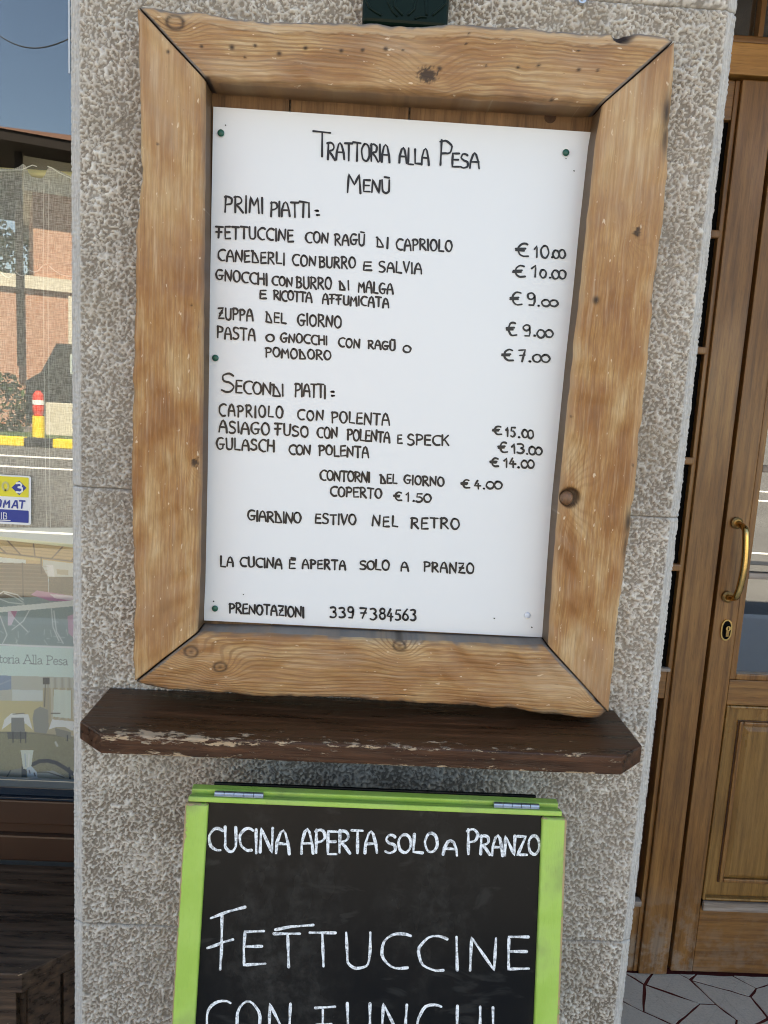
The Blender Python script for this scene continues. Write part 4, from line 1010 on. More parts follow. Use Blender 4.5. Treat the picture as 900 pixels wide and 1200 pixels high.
# raised edge mouldings around the panel
def frame_mould(nm, mt, xa_, xb2, za, zb, wd_, y0_, y1_, par, bev=.003):
    box(nm, mt, par, xa_, xa_+wd_, y0_, y1_, za, zb, bev); box(nm, mt, par, xb2-wd_, xb2, y0_, y1_, za, zb, bev)
    box(nm, mt, par, xa_+wd_+.0003, xb2-wd_-.0003, y0_, y1_, zb-wd_, zb, bev); box(nm, mt, par, xa_+wd_+.0003, xb2-wd_-.0003, y0_, y1_, za, za+wd_, bev)
frame_mould('panel_moulding', MAT['oak_lite'], .9617, XD1-.1015, .2235, .767, .007, YD-.010, YD+.0055, door)
frame_mould('field_moulding', MAT['oak_v'], 1.004, XD1-.144, .272, .722, .0105, YD-.003, YD+.0055, door)
frame_mould('field_fillet', MAT['oak_dark'], 1.0015, XD1-.1415, .2695, .7245, .0022, YD+.002, YD+.0056, door, .0003)
pm = MB(); a_, b_, c_, d_ = 1.0155, XD1-.1555, .2835, .7105; yy0, yy1 = YD-.004, YD+.003
pm.add([(a_,yy1,c_),(b_,yy1,c_),(b_,yy1,d_),(a_,yy1,d_),(a_+.012,yy0,c_+.012),(b_-.012,yy0,c_+.012),(b_-.012,yy0,d_-.012),(a_+.012,yy0,d_-.012)], [(0,1,5,4),(1,2,6,5),(2,3,7,6),(3,0,4,7),(4,5,6,7)])
pm.build('raised_panel', MAT['oak_lite'], door)
# glazing: bead, bars, panes
frame_mould('glazing_bead', MAT['oak_v'], .9613, XD1-.101, .8355, 2.1495, .0155, YD-.004, YD+.02, door)
zl = [.851, 1.107, 1.375, 1.64, 1.9, 2.134]
for a_, b_ in zip(zl[:-1], zl[1:]):
    box('pane', MAT['glass_door'], door, .977, XD1-.117, YD+.010, YD+.014, a_+.0, b_-.0)
for z in zl[1:-1]:
    box('glazing_bar', MAT['oak_worn'], door, .9775, XD1-.1175, YD-.002, YD+.0095, z-.009, z+.007, .003)
# handle and lock
hx = .926; mb = MB()
zt_, zb_ = 1.239, 1.052; pts = []
for k in range(25):
    a = k/24; z = zt_+(zb_-zt_)*a
    if k < 7: q = k/6*math.pi/2; pts.append((hx+.004*math.sin(q), YD-.006-.046*math.sin(q), zt_-.0 - .016*(1-math.cos(q))))
    elif k > 17: q = (24-k)/6*math.pi/2; pts.append((hx+.004*math.sin(q)-.002, YD-.006-.046*math.sin(q), zb_+.016*(1-math.cos(q))))
    else: t_ = (k-6)/12; pts.append((hx+.004+.004*math.sin(math.pi*t_), YD-.052-.005*math.sin(math.pi*t_), zt_-.016+(zb_-zt_+.032)*t_))
mb.tube(pts, [.0075+.0008*math.sin(math.pi*k/24) for k in range(25)], 16)
h_ = mb.build('pull_handle', MAT['brass'], door, smooth=True)
for z in (zt_, zb_): MB().tube([(hx, YD-.0062, z), (hx, YD-.014, z), (hx, YD-.017, z)], [.0145, .0145, .010], 20).build('rosette', MAT['brass_dull'], h_)
lx, lz = .9345, .966
def oval(rx, rz, n=28): return [(lx+rx*math.copysign(min(1, abs(math.cos(2*math.pi*k/n))**.9), math.cos(2*math.pi*k/n)), lz+rz*math.copysign(abs(math.sin(2*math.pi*k/n))**.8, math.sin(2*math.pi*k/n))) for k in range(n)]
es = MB().prism(oval(.0145, .0275), YD-.0062, YD-.010, 'y').build('lock_plate', MAT['brass'], door)
MB().prism(oval(.0105, .0235), YD-.0101, YD-.0108, 'y').build('plate_recess', MAT['black'], es)
MB().tube([(lx+.001, YD-.0104, lz+.006), (lx+.001, YD-.017, lz+.006)], .0065, 16).build('lock_cylinder', MAT['brass'], es)
box('cylinder_body', MAT['brass_dull'], es, lx-.003, lx+.005, YD-.0155, YD-.0109, lz-.016, lz+.0, .001)
box('keyhole', MAT['black'], es, lx+.0003, lx+.0019, YD-.0176, YD-.0168, lz+.002, lz+.010)

# ================================================================== SHOP WINDOW in its alcove
win = empty('shop_window', (-1.2, YW, .7), 'large fixed shop window with dark lower frame left of the stone pillar', 'window')
WX0, WX1 = -2.9, XL+.03
z_g = uz(40, 911, YW)
box('window_pane', MAT['glass'], win, WX0, WX1, YW, YW+.005, z_g-.005, 2.7)
box('metal_sill', MAT['metal_sill'], win, WX0, WX1, YW-.010, YW-.0005, uz(40,920.5,YW), z_g, .002)
box('lower_frame', MAT['sky_tint_frame'], win, WX0, WX1, YW-.006, YW+.03, uz(40,931,YW), uz(40,920.9,YW), .002)
box('frame_lip', MAT['sky_tint_frame'], win, WX0, WX1, YW-.012, YW-.0005, uz(40,934,YW), uz(40,931.3,YW), .001)
box('brown_board', MAT['brown_paint'], win, WX0, WX1, YW-.014, YW+.03, uz(40,962,YW), uz(40,934.4,YW), .003)
box('brown_board', MAT['brown_paint'], win, WX0, WX1, YW-.004, YW+.03, uz(40,974,YW), uz(40,962.3,YW), .0)
box('brown_board', MAT['brown_paint'], win, WX0, WX1, YW-.016, YW+.03, .576, uz(40,974.4,YW), .004)
box('window_head', MAT['brown_paint'], win, WX0, WX1, YW-.006, YW+.05, 2.7005, 2.745)
box('side_jamb', MAT['brown_paint'], win, -3.198, WX0-.001, YW-.006, YW+.05, -.009, 2.745)
box('alcove_wall', MAT['wall'], bld, -3.198, WX1, YW+.04, YW+.3, -.009, .565)
box('edge_strip', plain('pale_strip', (.62,.68,.72), .4, .4), win, ux(80.5,40,YW), ux(82.3,40,YW), YW-.002, YW-.0004, uz(80,86,YW), 2.69)  # narrow pale bluish strip near the pillar edge of the pane

# bench / planter box below the window
ZB = .573
bcx = -.492; bcy = .0
bench = empty('wooden_bench', (-1.4, .15, 0), 'dark brown worn wooden bench with clipped corner below the shop window', 'bench')
def bench_wear(x, y, z):
    if z > ZB-.003: return .50 if y < .008 else .10
    return .34
slab_grid('bench_top', [(-2.85,.278),(-2.85,.0),(bcx,.0),(-.400,.085),(-.400,.278)], ZB-.034, ZB, MAT['bench'], None, None, bench_wear, .01, bench)
def wn(o, val):
    at = o.data.attributes.new('wear', 'FLOAT', 'POINT'); at.data.foreach_set('value', [val]*len(o.data.vertices)); return o
wn(MB().prism([(-2.8,.27),(-2.8,.022),(bcx-.008,.022),(-.414,.092),(-.414,.27)], .0, ZB-.0345, 'z').build('bench_body', MAT['bench'], bench), .3)
for i in range(14):
    xx = bcx-.012-.112*i
    wn(box('front_slat', MAT['bench'], bench, xx-.109, xx, .006, .0215, .02, ZB-.037, .002), .34+.06*(i % 3))
# slats on the clipped corner
dxc, dyc = (-.414-(bcx-.008)), (.092-.022); Lc = math.hypot(dxc, dyc); tx, ty = dxc/Lc, dyc/Lc
for k in range(2):
    a0, a1 = .004+k*Lc/2, (k+1)*Lc/2-.002
    q = [(bcx-.008+tx*a0, .022+ty*a0), (bcx-.008+tx*a1, .022+ty*a1)]; q += [(q[1][0]+ty*.013, q[1][1]-tx*.013), (q[0][0]+ty*.013, q[0][1]-tx*.013)]
    wn(MB().prism(q, .02, ZB-.037, 'z').build('corner_slat', MAT['bench'], bench), .33)

# ------------------------------------------------------------------ curtain and rod
YC = YW + .055
rz0 = uz(60, 205, YC)
MB().tube([(WX0+.05, YC, rz0), (WX1+.02, YC, rz0)], .0072, 14).build('curtain_rod', MAT['brass_rod'])
tag(bpy.data.objects['curtain_rod'], 'yellow brass curtain rod behind the shop window above the sheer curtain', 'curtain rod')
cur = empty('sheer_curtain', (-1.2, YC, rz0), 'sheer beige linen curtain with scalloped white embroidery behind the shop window', 'curtain')
zc_b = uz(40, 640, YC)
nx_, nz_ = 300, 60
xs = np.linspace(-1.30, WX1+.02, nx_); T_ = np.linspace(0, 1, nz_)
xpk = [ux(38,200,YC), ux(62,200,YC)]
top = np.full(nx_, uz(10, 199, YC))
g1, g2 = ux(40,205,YC), ux(59,205,YC)
def topz(x):
    z = uz(10, 199, YC)
    if g1 < x < g2: return uz(50, 212, YC)
    if x >= g2: return uz(60, 196, YC) - (x-g2)*.42
    d_ = g1-x
    return z + .010*math.exp(-(d_/.012)**2) - .004*math.sin(min(d_, .15)*20)
top = np.array([topz(x) for x in xs])
top = np.convolve(np.pad(top, 2, mode='edge'), [.1,.2,.4,.2,.1], 'valid')
X = np.repeat(xs[None], nz_, 0); Z = top[None]*(1-T_[:, None]) + zc_b*T_[:, None]
Yy = YC - .020 + .007*np.sin(X*42)*np.minimum(1, .4+T_[:, None]) + .004*np.sin(X*97+1)
grid_mesh('curtain_cloth', np.stack([X, Yy, Z], -1), MAT['curtain'], parent=cur)
def on_cur(px, py, lift): p = wp(px, py, YC-.033); return tuple(p)
sc_l = []
for i, (xa2, xb3, ya, yb, dp) in enumerate([(-42,-28,318,319,6),(-28,-14,318,318,6),(-14,1,318,318,7),(1,18,319,319,6),(18,34,318,316,6),(34,50,316,311,5)]):
    sc_l.append([(xa2+(xb3-xa2)*k/8, ya+(yb-ya)*k/8+dp*math.sin(math.pi*k/8)) for k in range(9)])
sc_l.append([(57,311)]+[(57+26*k/8, 311+13*(1-(1-k/8)**2)) for k in range(1, 9)]); sc_l.append([(50,311),(53.5,309.5),(57,311)])
ribbons(sc_l, on_cur, 1.3, MAT['thread'], 'scalloped_hem', cur, 0)
ribbons([[(51.5,211),(50.5,311),(51.5,420),(53,520),(54.5,626)], [(57.5,211),(56,311),(57,420),(58,520),(59,626)]], on_cur, .8, MAT['thread'], 'drawn_thread_seam', cur, 0)
ribbons([[(-60,199),(0,199.5),(25,199),(33,195.5),(38,193.5),(43,195)]], on_cur, 1.1, MAT['thread'], 'top_hem', cur, 0)
ribbons([[(56,195),(61,197),(70,203),(83,209)]], on_cur, 1.1, MAT['thread'], 'top_hem', cur, 0)

# ------------------------------------------------------------------ poster (flat print) behind the glass
YP = YW + .020
s_ = 2; pw0, pw1, ph0, ph1 = -70, 100, 618, 915
Wp, Hp = (pw1-pw0)*s_, (ph1-ph0)*s_
img = np.zeros((Hp, Wp, 3)); QX, QY = np.meshgrid(pw0+(np.arange(Wp)+.5)/s_, ph0+(np.arange(Hp)+.5)/s_)
def lin(c): c = np.array(c)/255.; return np.where(c < .04045, c/12.92, ((c+.055)/1.055)**2.4)
def pgon(pts, c, a=1., tex=0):
    ins = np.zeros(QX.shape, bool); n = len(pts)
    for i in range(n):
        (xa3, ya3), (xb4, yb4) = pts[i], pts[(i+1) % n]
        if ya3 == yb4: continue
        cond = ((QY < ya3) != (QY < yb4)) & (QX < (xb4-xa3)*(QY-ya3)/(yb4-ya3)+xa3); ins ^= cond
    k = a*ins[..., None]; cc = lin(c)[None, None]
    if tex: cc = cc*(1+tex*RNG.standard_normal(QX.shape)[..., None]); cc = np.clip(cc, 0, 1)
    img[:] = img*(1-k) + cc*k
def pline(pts, c, wd2, a=1.):
    D = np.full(QX.shape, 1e9)
    for (xa3, ya3), (xb4, yb4) in zip(pts[:-1], pts[1:]):
        L2 = (xb4-xa3)**2+(yb4-ya3)**2+1e-9; t2 = np.clip(((QX-xa3)*(xb4-xa3)+(QY-ya3)*(yb4-ya3))/L2, 0, 1)
        D = np.minimum(D, np.hypot(QX-xa3-t2*(xb4-xa3), QY-ya3-t2*(yb4-ya3)))
    k = np.clip(wd2/2+.5-D, 0, 1)[..., None]*a; img[:] = img*(1-k)+lin(c)*k
pgon([(-80,600),(120,600),(120,920),(-80,920)], (205,212,212))
pgon([(-80,622),(0,632),(120,643),(120,668),(0,660),(-80,655)], (190,160,108), tex=.06)
for k in range(5): pline([(-80,624+k*4.6),(0,633+k*3.8),(120,646+k*3.4)], (150,118,74), .8, .7)
for a, b in (((8,633),(24,650)),((39,637),(41,653)),((74,640),(60,655)),((-12,632),(8,649)),((-40,628),(-20,646)),((92,644),(84,657))): pline([a, b], (92,72,50), 1.5)
pline([(-80,616),(0,630.5),(40,635),(83,639.5),(120,643)], (240,228,182), 3.6)
pline([(-80,640),(0,647.5),(60,655),(120,662)], (98,80,56), 1.6); pline([(-80,643),(0,650.5),(60,658),(120,665)], (205,180,120), 2.2)
pgon([(-80,648),(0,653),(30,656),(30,664),(-80,660)], (212,216,210))
pgon([(50,656),(100,662),(100,682),(50,678)], (196,198,190)); pgon([(54,662),(62,662),(64,676),(56,675)], (232,236,236)); pgon([(66,667),(80,668),(80,674),(67,673)], (175,165,140))
pgon([(-80,656),(48,661),(56,676),(57,700),(-80,706)], (112,98,78), tex=.12)
for k in range(9): pline([(-80,659+k*4.9),(20,662+k*4.6),(56,664+k*4.4)], (150+6*(k%3),136,112), 1., .5)
pline([(26,660),(27,700)], (84,72,58), 1.6); pline([(48,653),(48.5,672)], (90,76,60), 1.6)
pgon([(57,676),(100,676),(100,702),(57,700)], (98,92,74), tex=.2)
pgon([(-80,704),(57,699),(100,700),(100,758),(-80,756)], (150,160,156), tex=.04)
pgon([(36,697),(43,692),(83,698),(100,702),(100,706),(58,704)], (178,128,156), tex=.04)
pgon([(58,696),(83,698),(100,701),(100,706),(64,701)], (205,190,198))
for l in ([(-5,699),(4,693),(20,697),(27,703)],[(0,702),(10,706),(28,708)],[(5,695),(18,700),(27,706)],[(36,712),(27,728),(14,738)],[(14,722),(32,740)],[(60,712),(62,735),(69,751)],[(63,716),(66,740),(74,754)],[(-30,712),(-10,742)],[(0,722),(8,744),(2,756)]): pline(l, (218,220,216), 1.1, .8)
for k in range(26):
    x_ = RNG.uniform(-60, 83); y_ = RNG.uniform(722, 754); pline([(x_, y_), (x_+RNG.uniform(-14, 14), y_+RNG.uniform(-8, 9))], (206,212,208), .8, .55)
pgon([(-80,714),(0,711.5),(40,708),(100,702),(100,709),(40,714.5),(0,717.5),(-80,721)], (226,224,214))
pgon([(9,716),(20,717),(13,733),(9,733)], (212,196,204)); pgon([(12,716),(20,716),(17,724)], (184,132,150)); pgon([(79,722),(100,716),(100,760),(80,742)], (196,164,178))
pline([(-80,753),(0,755.5),(83,758.5),(120,760)], (236,238,228), 1.8)
pgon([(-80,754.5),(0,757),(83,760),(120,761),(120,796),(83,793.8),(0,791.5),(-80,789)], (204,218,212))
# lower picture of the print
pgon([(-80,789),(0,791.5),(83,793.8),(120,796),(120,920),(-80,920)], (186,184,172))
pgon([(-80,818),(0,821),(50,822),(50,860),(-80,860)], (196,184,140), tex=.02); pgon([(14,808),(52,809),(52,821),(14,821)], (200,204,202)); pgon([(-30,790),(13,792),(13,808),(-30,811)], (140,152,172)); pline([(-30,803),(0,802),(12,797)], (160,168,180), 1.4)
pgon([(50,806),(100,806),(100,862),(50,862)], (178,166,136))
for k in range(9): pline([(56+k*4.2,795),(57+k*4.2,842)], (196,192,176) if k % 2 else (168,160,140), 2.4, .8)
pgon([(63,808),(83,809),(83,842),(62,840)], (208,218,210), .85)
pgon([(50,794),(58,794),(58,802),(50,802)], (96,88,72)); pline([(53,802),(52,828)], (110,104,90), 1.2)
pgon([(40,832),(47,828),(56,832),(57,852),(54,860),(40,858),(38,842)], (146,144,134))
pgon([(-80,856),(30,858),(60,861),(100,864),(100,920),(-80,920)], (142,136,104), tex=.16)
pline([(-80,857),(40,859),(83,864)], (110,104,84), 2., .6)
for a in (0, 59):
    pass
pgon([(2,855),(5,843),(13,836),(33,837),(38,855),(30,848),(14,846)], (246,247,242)); pgon([(13,841),(28,841),(29,858),(13,858)], (134,132,124)); pgon([(8,858),(30,858),(30,866),(9,866)], (84,82,78), .8)
for x_ in (15, 24, 30): pline([(x_,858),(x_,870)], (62,60,56), 1.3)
pline([(15,837),(28,836)], (100,96,88), 1.2)
pgon([(57,855),(61,843),(83,845),(100,847),(100,856),(83,856),(76,852),(66,852)], (244,245,238)); pgon([(64,853),(83,858),(83,866),(66,862)], (136,132,116)); pline([(60,836),(70,836)], (110,106,92), 1.4); pline([(79,862),(79,868)], (60,58,54), 1.3)
pgon([(-60,900),(10,903),(25,900),(25,916),(-60,916)], (140,138,124)); pline([(12,903),(7,912)], (60,60,56), 1.5)
pgon([(42,905),(62,903),(78,911),(100,913),(100,918),(42,918)], (158,160,152)); pline([(44,905),(56,905),(75,911)], (70,66,58), 1.3)
pline([(38,896),(46,892),(56,891.5),(66,894),(76,900),(86,907)], (62,56,50), 4.6); pline([(81,900),(82,912)], (58,54,48), 2.5)
pgon([(25,898),(31,898),(31,914),(25,914)], (64,66,64)); pgon([(24,879),(39,879),(36,902),(27,901)], (206,212,204)); pline([(29,884),(30,898)], (170,184,196), 1.4); pline([(34,884),(33,900)], (240,240,232), 1.2)
pgon([(31,900),(37,898),(43,905),(44,912),(32,912)], (190,204,216)); pline([(34,903),(35,906)], (40,50,80), 1.3); pline([(40,906),(41,909)], (40,44,60), 1.5)
pline([(65,870),(67,874)], (205,205,195), 2.5, .7)
# serif lettering of the middle strip
SER = {'A': (10, [[(0,0),(4.4,10),(9,0)],[(1.8,3.6),(7,3.6)],[(-1,0),(2,0)],[(7,0),(10.6,0)],[(3,10),(5,10)]]),
 'P': (8, [[(1.5,0),(1.5,10)],[(0,10),(4.5,10),(7,8.6),(7,6.2),(4.5,4.8),(1.5,4.8)],[(0,0),(3.4,0)]]),
 'T': (9, [[(4.5,0),(4.5,10)],[(0,8),(0,10),(9,10),(9,8)],[(2.8,0),(6.2,0)]]),
 'l': (3, [[(1.2,0),(1.2,10.3),(0,10.3)],[(0,0),(2.6,0)]]), 'i': (3, [[(1.2,0),(1.2,6.3),(0,6.3)],[(0,0),(2.6,0)],[(1.2,8.6),(1.3,8.9)]]),
 'a': (6, [[(.6,5.4),(2.4,6.5),(4.4,5.8),(4.7,1.1),(5.6,0)],[(4.6,3.8),(1.6,3.2),(.3,1.7),(1.6,0),(3.4,.2),(4.6,1.4)]]),
 'e': (6, [[(.4,3.3),(5.2,3.3),(4.6,5.6),(2.8,6.4),(1,5.4),(.3,3),(1.2,.6),(3,0),(5,1)]]),
 's': (5.2, [[(4.3,5.2),(2.6,6.4),(.7,5.4),(1,3.9),(3.8,2.7),(4.5,1.2),(2.8,0),(.4,.8)]]),
 'r': (5, [[(1.2,0),(1.2,6.3),(0,6.3)],[(0,0),(2.8,0)],[(1.2,4),(2.6,6),(4.4,6)]]), 't': (4.6, [[(1.6,8.4),(1.6,1),(2.8,0),(4,.6)],[(0,6.2),(4,6.2)]]),
 'o': (6, [[(2.8,0),(.5,1.4),(.5,5),(2.8,6.4),(5.1,5),(5.1,1.4),(2.8,0)]])}
def serif(txt, x_end, yb, sl2, k=1.0):
    tot = sum((SER[c][0] if c != ' ' else 4.6)*k for c in txt) ; x = x_end - tot
    for c in txt:
        if c == ' ': x += 4.6*k; continue
        for stq in SER[c][1]: pline([(x+px*k, yb+sl2*(x-x_end)-py*k) for px, py in stq], (88,92,92), .75, .92)
        x += SER[c][0]*k
serif('Trattoria Alla Pesa', 79.5, 779.5, .035, 1.0)
# faded, hand-blurred print
img = np.clip(img*1.32, 0, .95)
Pp = np.zeros((Hp, Wp, 3))
for j in range(Hp):
    a = wp(QX[j, 0], QY[j, 0], YP); b = wp(QX[j, -1], QY[j, -1], YP); t2 = np.linspace(0, 1, Wp)[:, None]
    Pp[j] = a*(1-t2) + b*t2
po = grid_mesh('window_poster', Pp, MAT['print'], {'print': np.concatenate([img, np.ones((Hp, Wp, 1))], -1)}, smooth=False, flip=True)
md = po.modifiers.new('thickness', 'SOLIDIFY'); md.thickness = .0008; md.offset = 1 if False else -1
tag(po, 'faded printed poster of the garden and dining room with the trattoria name behind the window', 'poster')

# ------------------------------------------------------------------ payment sticker on the glass
YT = YW - .0012
stk = empty('payment_sticker', (ux(10,600,YT), YT, uz(10,615,YT)), 'yellow white and blue payment card sticker on the shop window', 'sticker')
def rrect(x0, y0, x1, y1, r, shift=.0, n=5):
    out = []
    for cx, cy, a0 in ((x1-r,y0+r,-90),(x1-r,y1-r,0),(x0+r,y1-r,90),(x0+r,y0+r,180)):
        for k in range(n+1): a = math.radians(a0+90*k/n); out.append((cx+r*math.cos(a), cy+r*math.sin(a)))
    return out
SLP = .055
def sk(pts, Y0): return [tuple(wp(x, y+(x-36)*SLP, Y0)) for x, y in pts]
def decal(name, pts, mt, lift, parent=stk, thick=.0003):
    f = sk(pts, YT-lift); b2 = sk(pts, YT-lift+thick); n = len(pts); mb = MB()
    mb.add(f+b2, [tuple(range(n))[::-1], tuple(range(n, 2*n))]+[(i, (i+1) % n, n+(i+1) % n, n+i) for i in range(n)]); return mb.build(name, mt, parent)
decal('sticker_base', rrect(-46, 558, 36.5, 615.5, 3), MAT['stick_white'], .0)
decal('yellow_field', rrect(-43.5, 559.8, 33.6, 583.2, 1.2), MAT['stick_yellow'], .0004)
decal('blue_field', rrect(-43.5, 598.6, 33.6, 613, 1.2), MAT['stick_blue'], .0004)
decal('diamond', [(22.5,564),(31,572),(22.5,581),(13.5,572.5)], MAT['stick_blue'], .0008)
def on_stk(px, py, lift): return tuple(wp(px, py+(px-36)*SLP, YT-.0012-lift))
ribbons([[(19.5,567.2),(23,566.6),(25.2,568.6),(24.5,571),(21.5,571.8)], [(22,571.8),(26,572.6),(26,576),(23.4,577.9),(19.4,577.4)]], on_stk, 2.3, MAT['stick_white'], 'figure_three', stk, 0, 0)
ribbons([arc(6.3, 571.5, 3.4, 4.6, 90, 450, 18)], on_stk, 2.4, MAT['stick_grey'], 'letter_ring', stk, 0, 0)
ribbons([[(-5.6,575.6),(-5.6,567),(-1.2,575.6),(-1.2,567)]], on_stk, 2.2, MAT['stick_grey'], 'letter_n', stk, 0, 0)
LET = {'B': [[(0,0),(.2,1)],[(.2,1),(.7,1),(.8,.8),(.65,.55),(.15,.53)],[(.6,.53),(.75,.35),(.65,.05),(0,0)]], 'A': [[(-.05,0),(.5,1),(.68,1),(.78,0)],[(.15,.3),(.72,.3)]], 'N': [[(0,0),(.2,1),(.6,0),(.8,1)]],
 'C': [[(.8,.95),(.35,1),(.15,.8),(.05,.2),(.2,0),(.65,.02)]], 'O': [[(.3,1),(.68,1),(.8,.85),(.7,.15),(.55,0),(.18,0),(.05,.15),(.15,.85),(.3,1)]], 'M': [[(0,0),(.2,1),(.45,.35),(.9,1),(.85,0)]], 'T': [[(.05,1),(.85,1)],[(.5,1),(.35,0)]]}
st = []; x = -39.
for c, wd3 in zip('BANCOMAT', (8.6, 8.6, 8.8, 8.2, 8.8, 10.4, 8.2, 8.2)):
    for stq in LET[c]: st.append([(x+px*7.6, 596-py*8.4) for px, py in stq])
    x += wd3
ribbons(st, on_stk, 1.9, MAT['stick_blue'], 'sticker_lettering', stk, -.0006, 0)
ribbons([[(4.2,602.5),(4.2,610)], [(4.2,602.5),(7.6,603),(7.4,605.6),(5,606),(8,607),(7.8,609.6),(4.2,610)], [(1.6,602.6),(1.6,609.8)], [(-.6,602.8),(-.6,609.6)], [(-2.5,611.5),(12,611.3)]], on_stk, .9, MAT['stick_white'], 'bank_emblem', stk, .0003, 0)

# ================================================================== ACROSS THE STREET (seen in the glass)
def mir(px, py, t):      # a point seen reflected in the shop window, t metres behind the pane
    p = wp(px, py, YW+t); return float(p[0]), YW-t, float(p[2])
bb = empty('brick_building', (*mir(38, 200, 24.0)[:2], -.1), 'brick building with wide dark eaves across the street', 'building')
T0 = 24.0
xw, yw_, ztop = mir(38, 200, T0); xl, _, _ = mir(2, 150, T0-1.5); _, _, ze = mir(40, 168, T0-1.5); _, _, zs_ = mir(60, 325, T0)
zg = -.13
box('upper_brick_wall', MAT['brick'], bb, xw, xw+14, yw_-10, yw_, zs_, ze-1.0)
box('plaster_band', MAT['plaster'], bb, xw-.25, xw+14.2, yw_-10.2, yw_+.06, ze-1.0, ze)
box('lower_brick_wall', MAT['brick'], bb, xw-7, xw+14, yw_-9, yw_+.02, zg, zs_-.4)
box('string_course', MAT['plaster'], bb, xw-7.1, xw+14.1, yw_-9.1, yw_+.15, zs_-.4, zs_-.002)
box('eave', MAT['eave'], bb, xw-1.5, xw+15.5, yw_-11.5, yw_+1.5, ze+.001, ze+.28)
rf = MB(); a_, b_, c_, d_ = xw-1.55, xw+15.5, yw_-11.5, yw_+1.55; z0_ = ze+.285
rf.add([(a_,c_,z0_),(b_,c_,z0_),(b_,d_,z0_),(a_,d_,z0_),(a_+6,(c_+d_)/2,z0_+2.1),(b_-6,(c_+d_)/2,z0_+2.1)], [(0,3,4),(0,4,5,1),(1,5,2),(2,5,4,3),(0,1,2,3)])
rf.build('roof', MAT['roof'], bb)
MB().tube([(xw-.4, yw_+.35, ze), (xw-.4, yw_+.35, zs_), (xw-.4, yw_+.35, zg+1.9)], .11, 8).build('downpipe', MAT['eave'], bb)
for k in range(4):
    xx = xw+1.6+2.6*k
    f_ = box('window', MAT['plaster'], bb, xx-.6, xx+.6, yw_+.022, yw_+.1, zg+2.4, zg+4.2); box('window_glass', MAT['van_glass'], f_, xx-.48, xx+.48, yw_+.1, yw_+.12, zg+2.5, zg+4.1)
bb.rotation_euler = (0, 0, -.42)
def leaves(mb, c, r, n, s, seed):
    g = random.Random(seed)
    for _ in range(n):
        d_ = Vector((g.gauss(0,1), g.gauss(0,1), g.gauss(0,1))).normalized()*g.uniform(.45, 1)**.6
        p = Vector(c)+Vector((d_.x*r[0], d_.y*r[1], d_.z*r[2])); u_ = Vector((g.gauss(0,1), g.gauss(0,1), g.gauss(0,1))).normalized(); v_ = u_.orthogonal().normalized(); q = s*g.uniform(.6, 1.3)
        mb.add([p-u_*q, p-v_*q*.6, p+u_*q, p+v_*q*.6], [(0,1,2,3)])
hx_, hy_, hz_ = mir(10, 490, 19.0)
mb = MB(); [leaves(mb, (hx_-4.9+k*1.15, hy_, .75+.15*math.sin(k)), (.9, .7, .95), 900, .09, k) for k in range(5)]
hd = mb.build('hedge', MAT['leaf']); tag(hd, 'dark green clipped hedge beside the brick building', 'hedge')
tx_, ty_, tz_ = mir(2, 225, 30)
tr2 = empty('street_tree', (tx_, ty_, 0), 'tall loose green tree behind the brick building', 'tree')
MB().tube([(tx_-1, ty_, -.1), (tx_-.8, ty_, 3), (tx_-1.2, ty_, 6)], [.25, .2, .08], 8).build('trunk', MAT['bark'], tr2)
mb = MB(); [leaves(mb, (tx_-1.2+dx_, ty_+dy_, z2), (1.7, 1.5, 1.1), 700, .13, i) for i, (dx_, dy_, z2) in enumerate(((0,0,6.6),(-1.5,.5,5.6),(1.6,-.4,6.0),(-3,0,6.9),(.4,0,4.6)))]
mb.build('crown', MAT['leaf'], tr2)
isl = empty('traffic_island', (hx_, -16, -.13), 'traffic island with yellow and black painted kerbs', 'traffic island')
yk = mir(40, 520, 16.6)[1]
for k in range(28):
    xx = mir(28, 520, 16.6)[0] - 9.1 + k*.65
    box('kerb_block', MAT['yellow'] if k % 2 else MAT['tar'], isl, xx, xx+.64, yk-.25, yk, -.125, .08, .02)
box('island_grass', MAT['leaf'], isl, xx-16, xx+1, yk-2.5, yk-.26, -.125, .03)
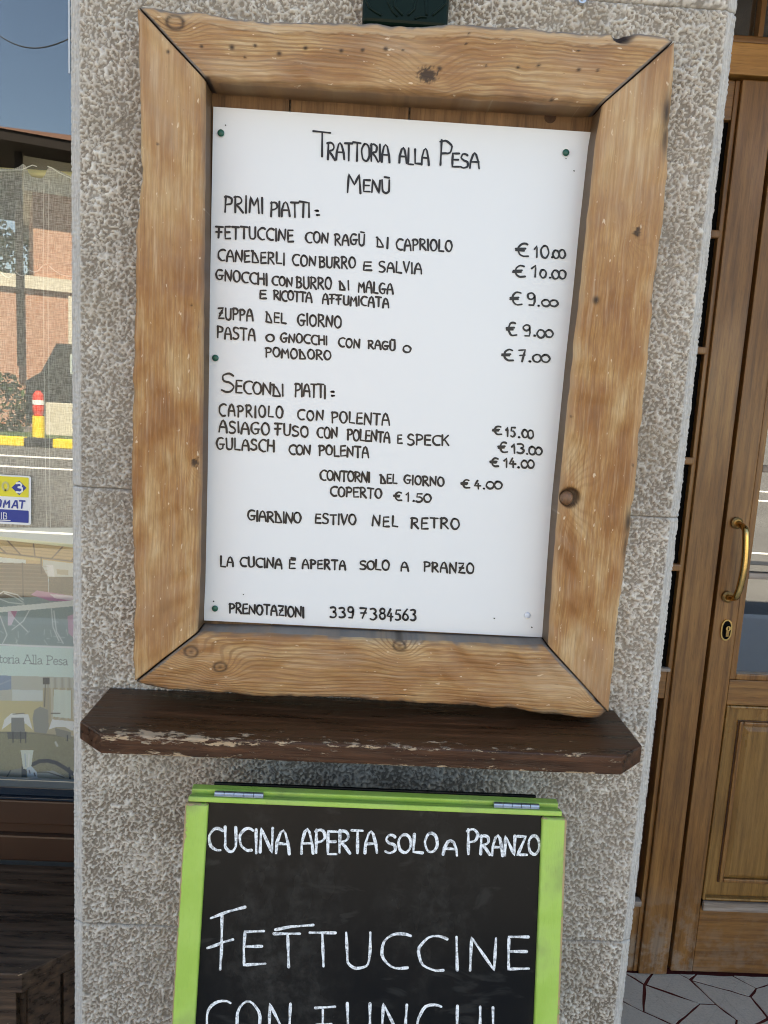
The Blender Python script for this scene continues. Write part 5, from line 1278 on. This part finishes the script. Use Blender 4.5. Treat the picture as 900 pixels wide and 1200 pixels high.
bx_, by_, _ = mir(45, 500, 17.4)
bo = empty('traffic_bollard', (bx_, by_, .03), 'yellow bollard with a red and white reflector on the traffic island', 'bollard')
MB().tube([(bx_, by_, .03), (bx_, by_, .55)], .14, 14).build('bollard_base', MAT['yellow'], bo)
MB().tube([(bx_, by_, .56), (bx_, by_, .68), (bx_, by_, .82)], [.1, .13, .13], 14).build('reflector', MAT['red'], bo)
MB().tube([(bx_, by_, .821), (bx_, by_, .93)], .135, 14).build('reflector_band', MAT['stick_white'], bo)
MB().tube([(bx_, by_, .931), (bx_, by_, 1.05), (bx_, by_, 1.15)], [.13, .12, .05], 14).build('reflector_top', MAT['red'], bo)
vx, vy, _ = mir(47, 470, 20.0)
lwx, lwy, _ = mir(53, 480, 18.4)
tag(MB().box(lwx, lwx+6, lwy-.25, lwy, .03, .85, .02).build('low_wall', MAT['plaster']), 'low pale rendered wall in front of the black van', 'wall')
van = empty('parked_van', (vx+2.3, vy, -.13), 'black van parked before the brick building', 'van')
prof = [(vx, .25), (vx, 1.35), (vx+.4, 1.6), (vx+.8, 2.35), (vx+4.4, 2.4), (vx+4.6, 1.4), (vx+4.6, .25)]
MB().prism(prof, vy-.9, vy+.9, 'y').build('van_body', MAT['van_paint'], van)
box('side_window', MAT['van_glass'], van, vx+1.15, vx+2.2, vy+.9, vy+.915, 1.6, 2.1); box('side_window', MAT['van_glass'], van, vx+2.4, vx+4.1, vy+.9, vy+.915, 1.6, 2.1)
for xx in (vx+.9, vx+3.6):
    for y_ in (vy-.92, vy+.72): MB().tube([(xx, y_, .2), (xx, y_+.2, .2)], .33, 20).build('wheel', MAT['tyre'], van)
pts = []
c0, c1 = mir(-40, 5, 14), mir(110, 30, 14)
for k in range(25):
    t2 = k/24; p = mir(-40+150*t2, 5+25*t2+44*math.sin(math.pi*min(1, t2*1.0))*1.0*(1-.25*t2), 14); pts.append(p)
tag(MB().tube(pts, .011, 6).build('overhead_cable', MAT['tar']), 'thin black overhead cable sagging across the street', 'cable')
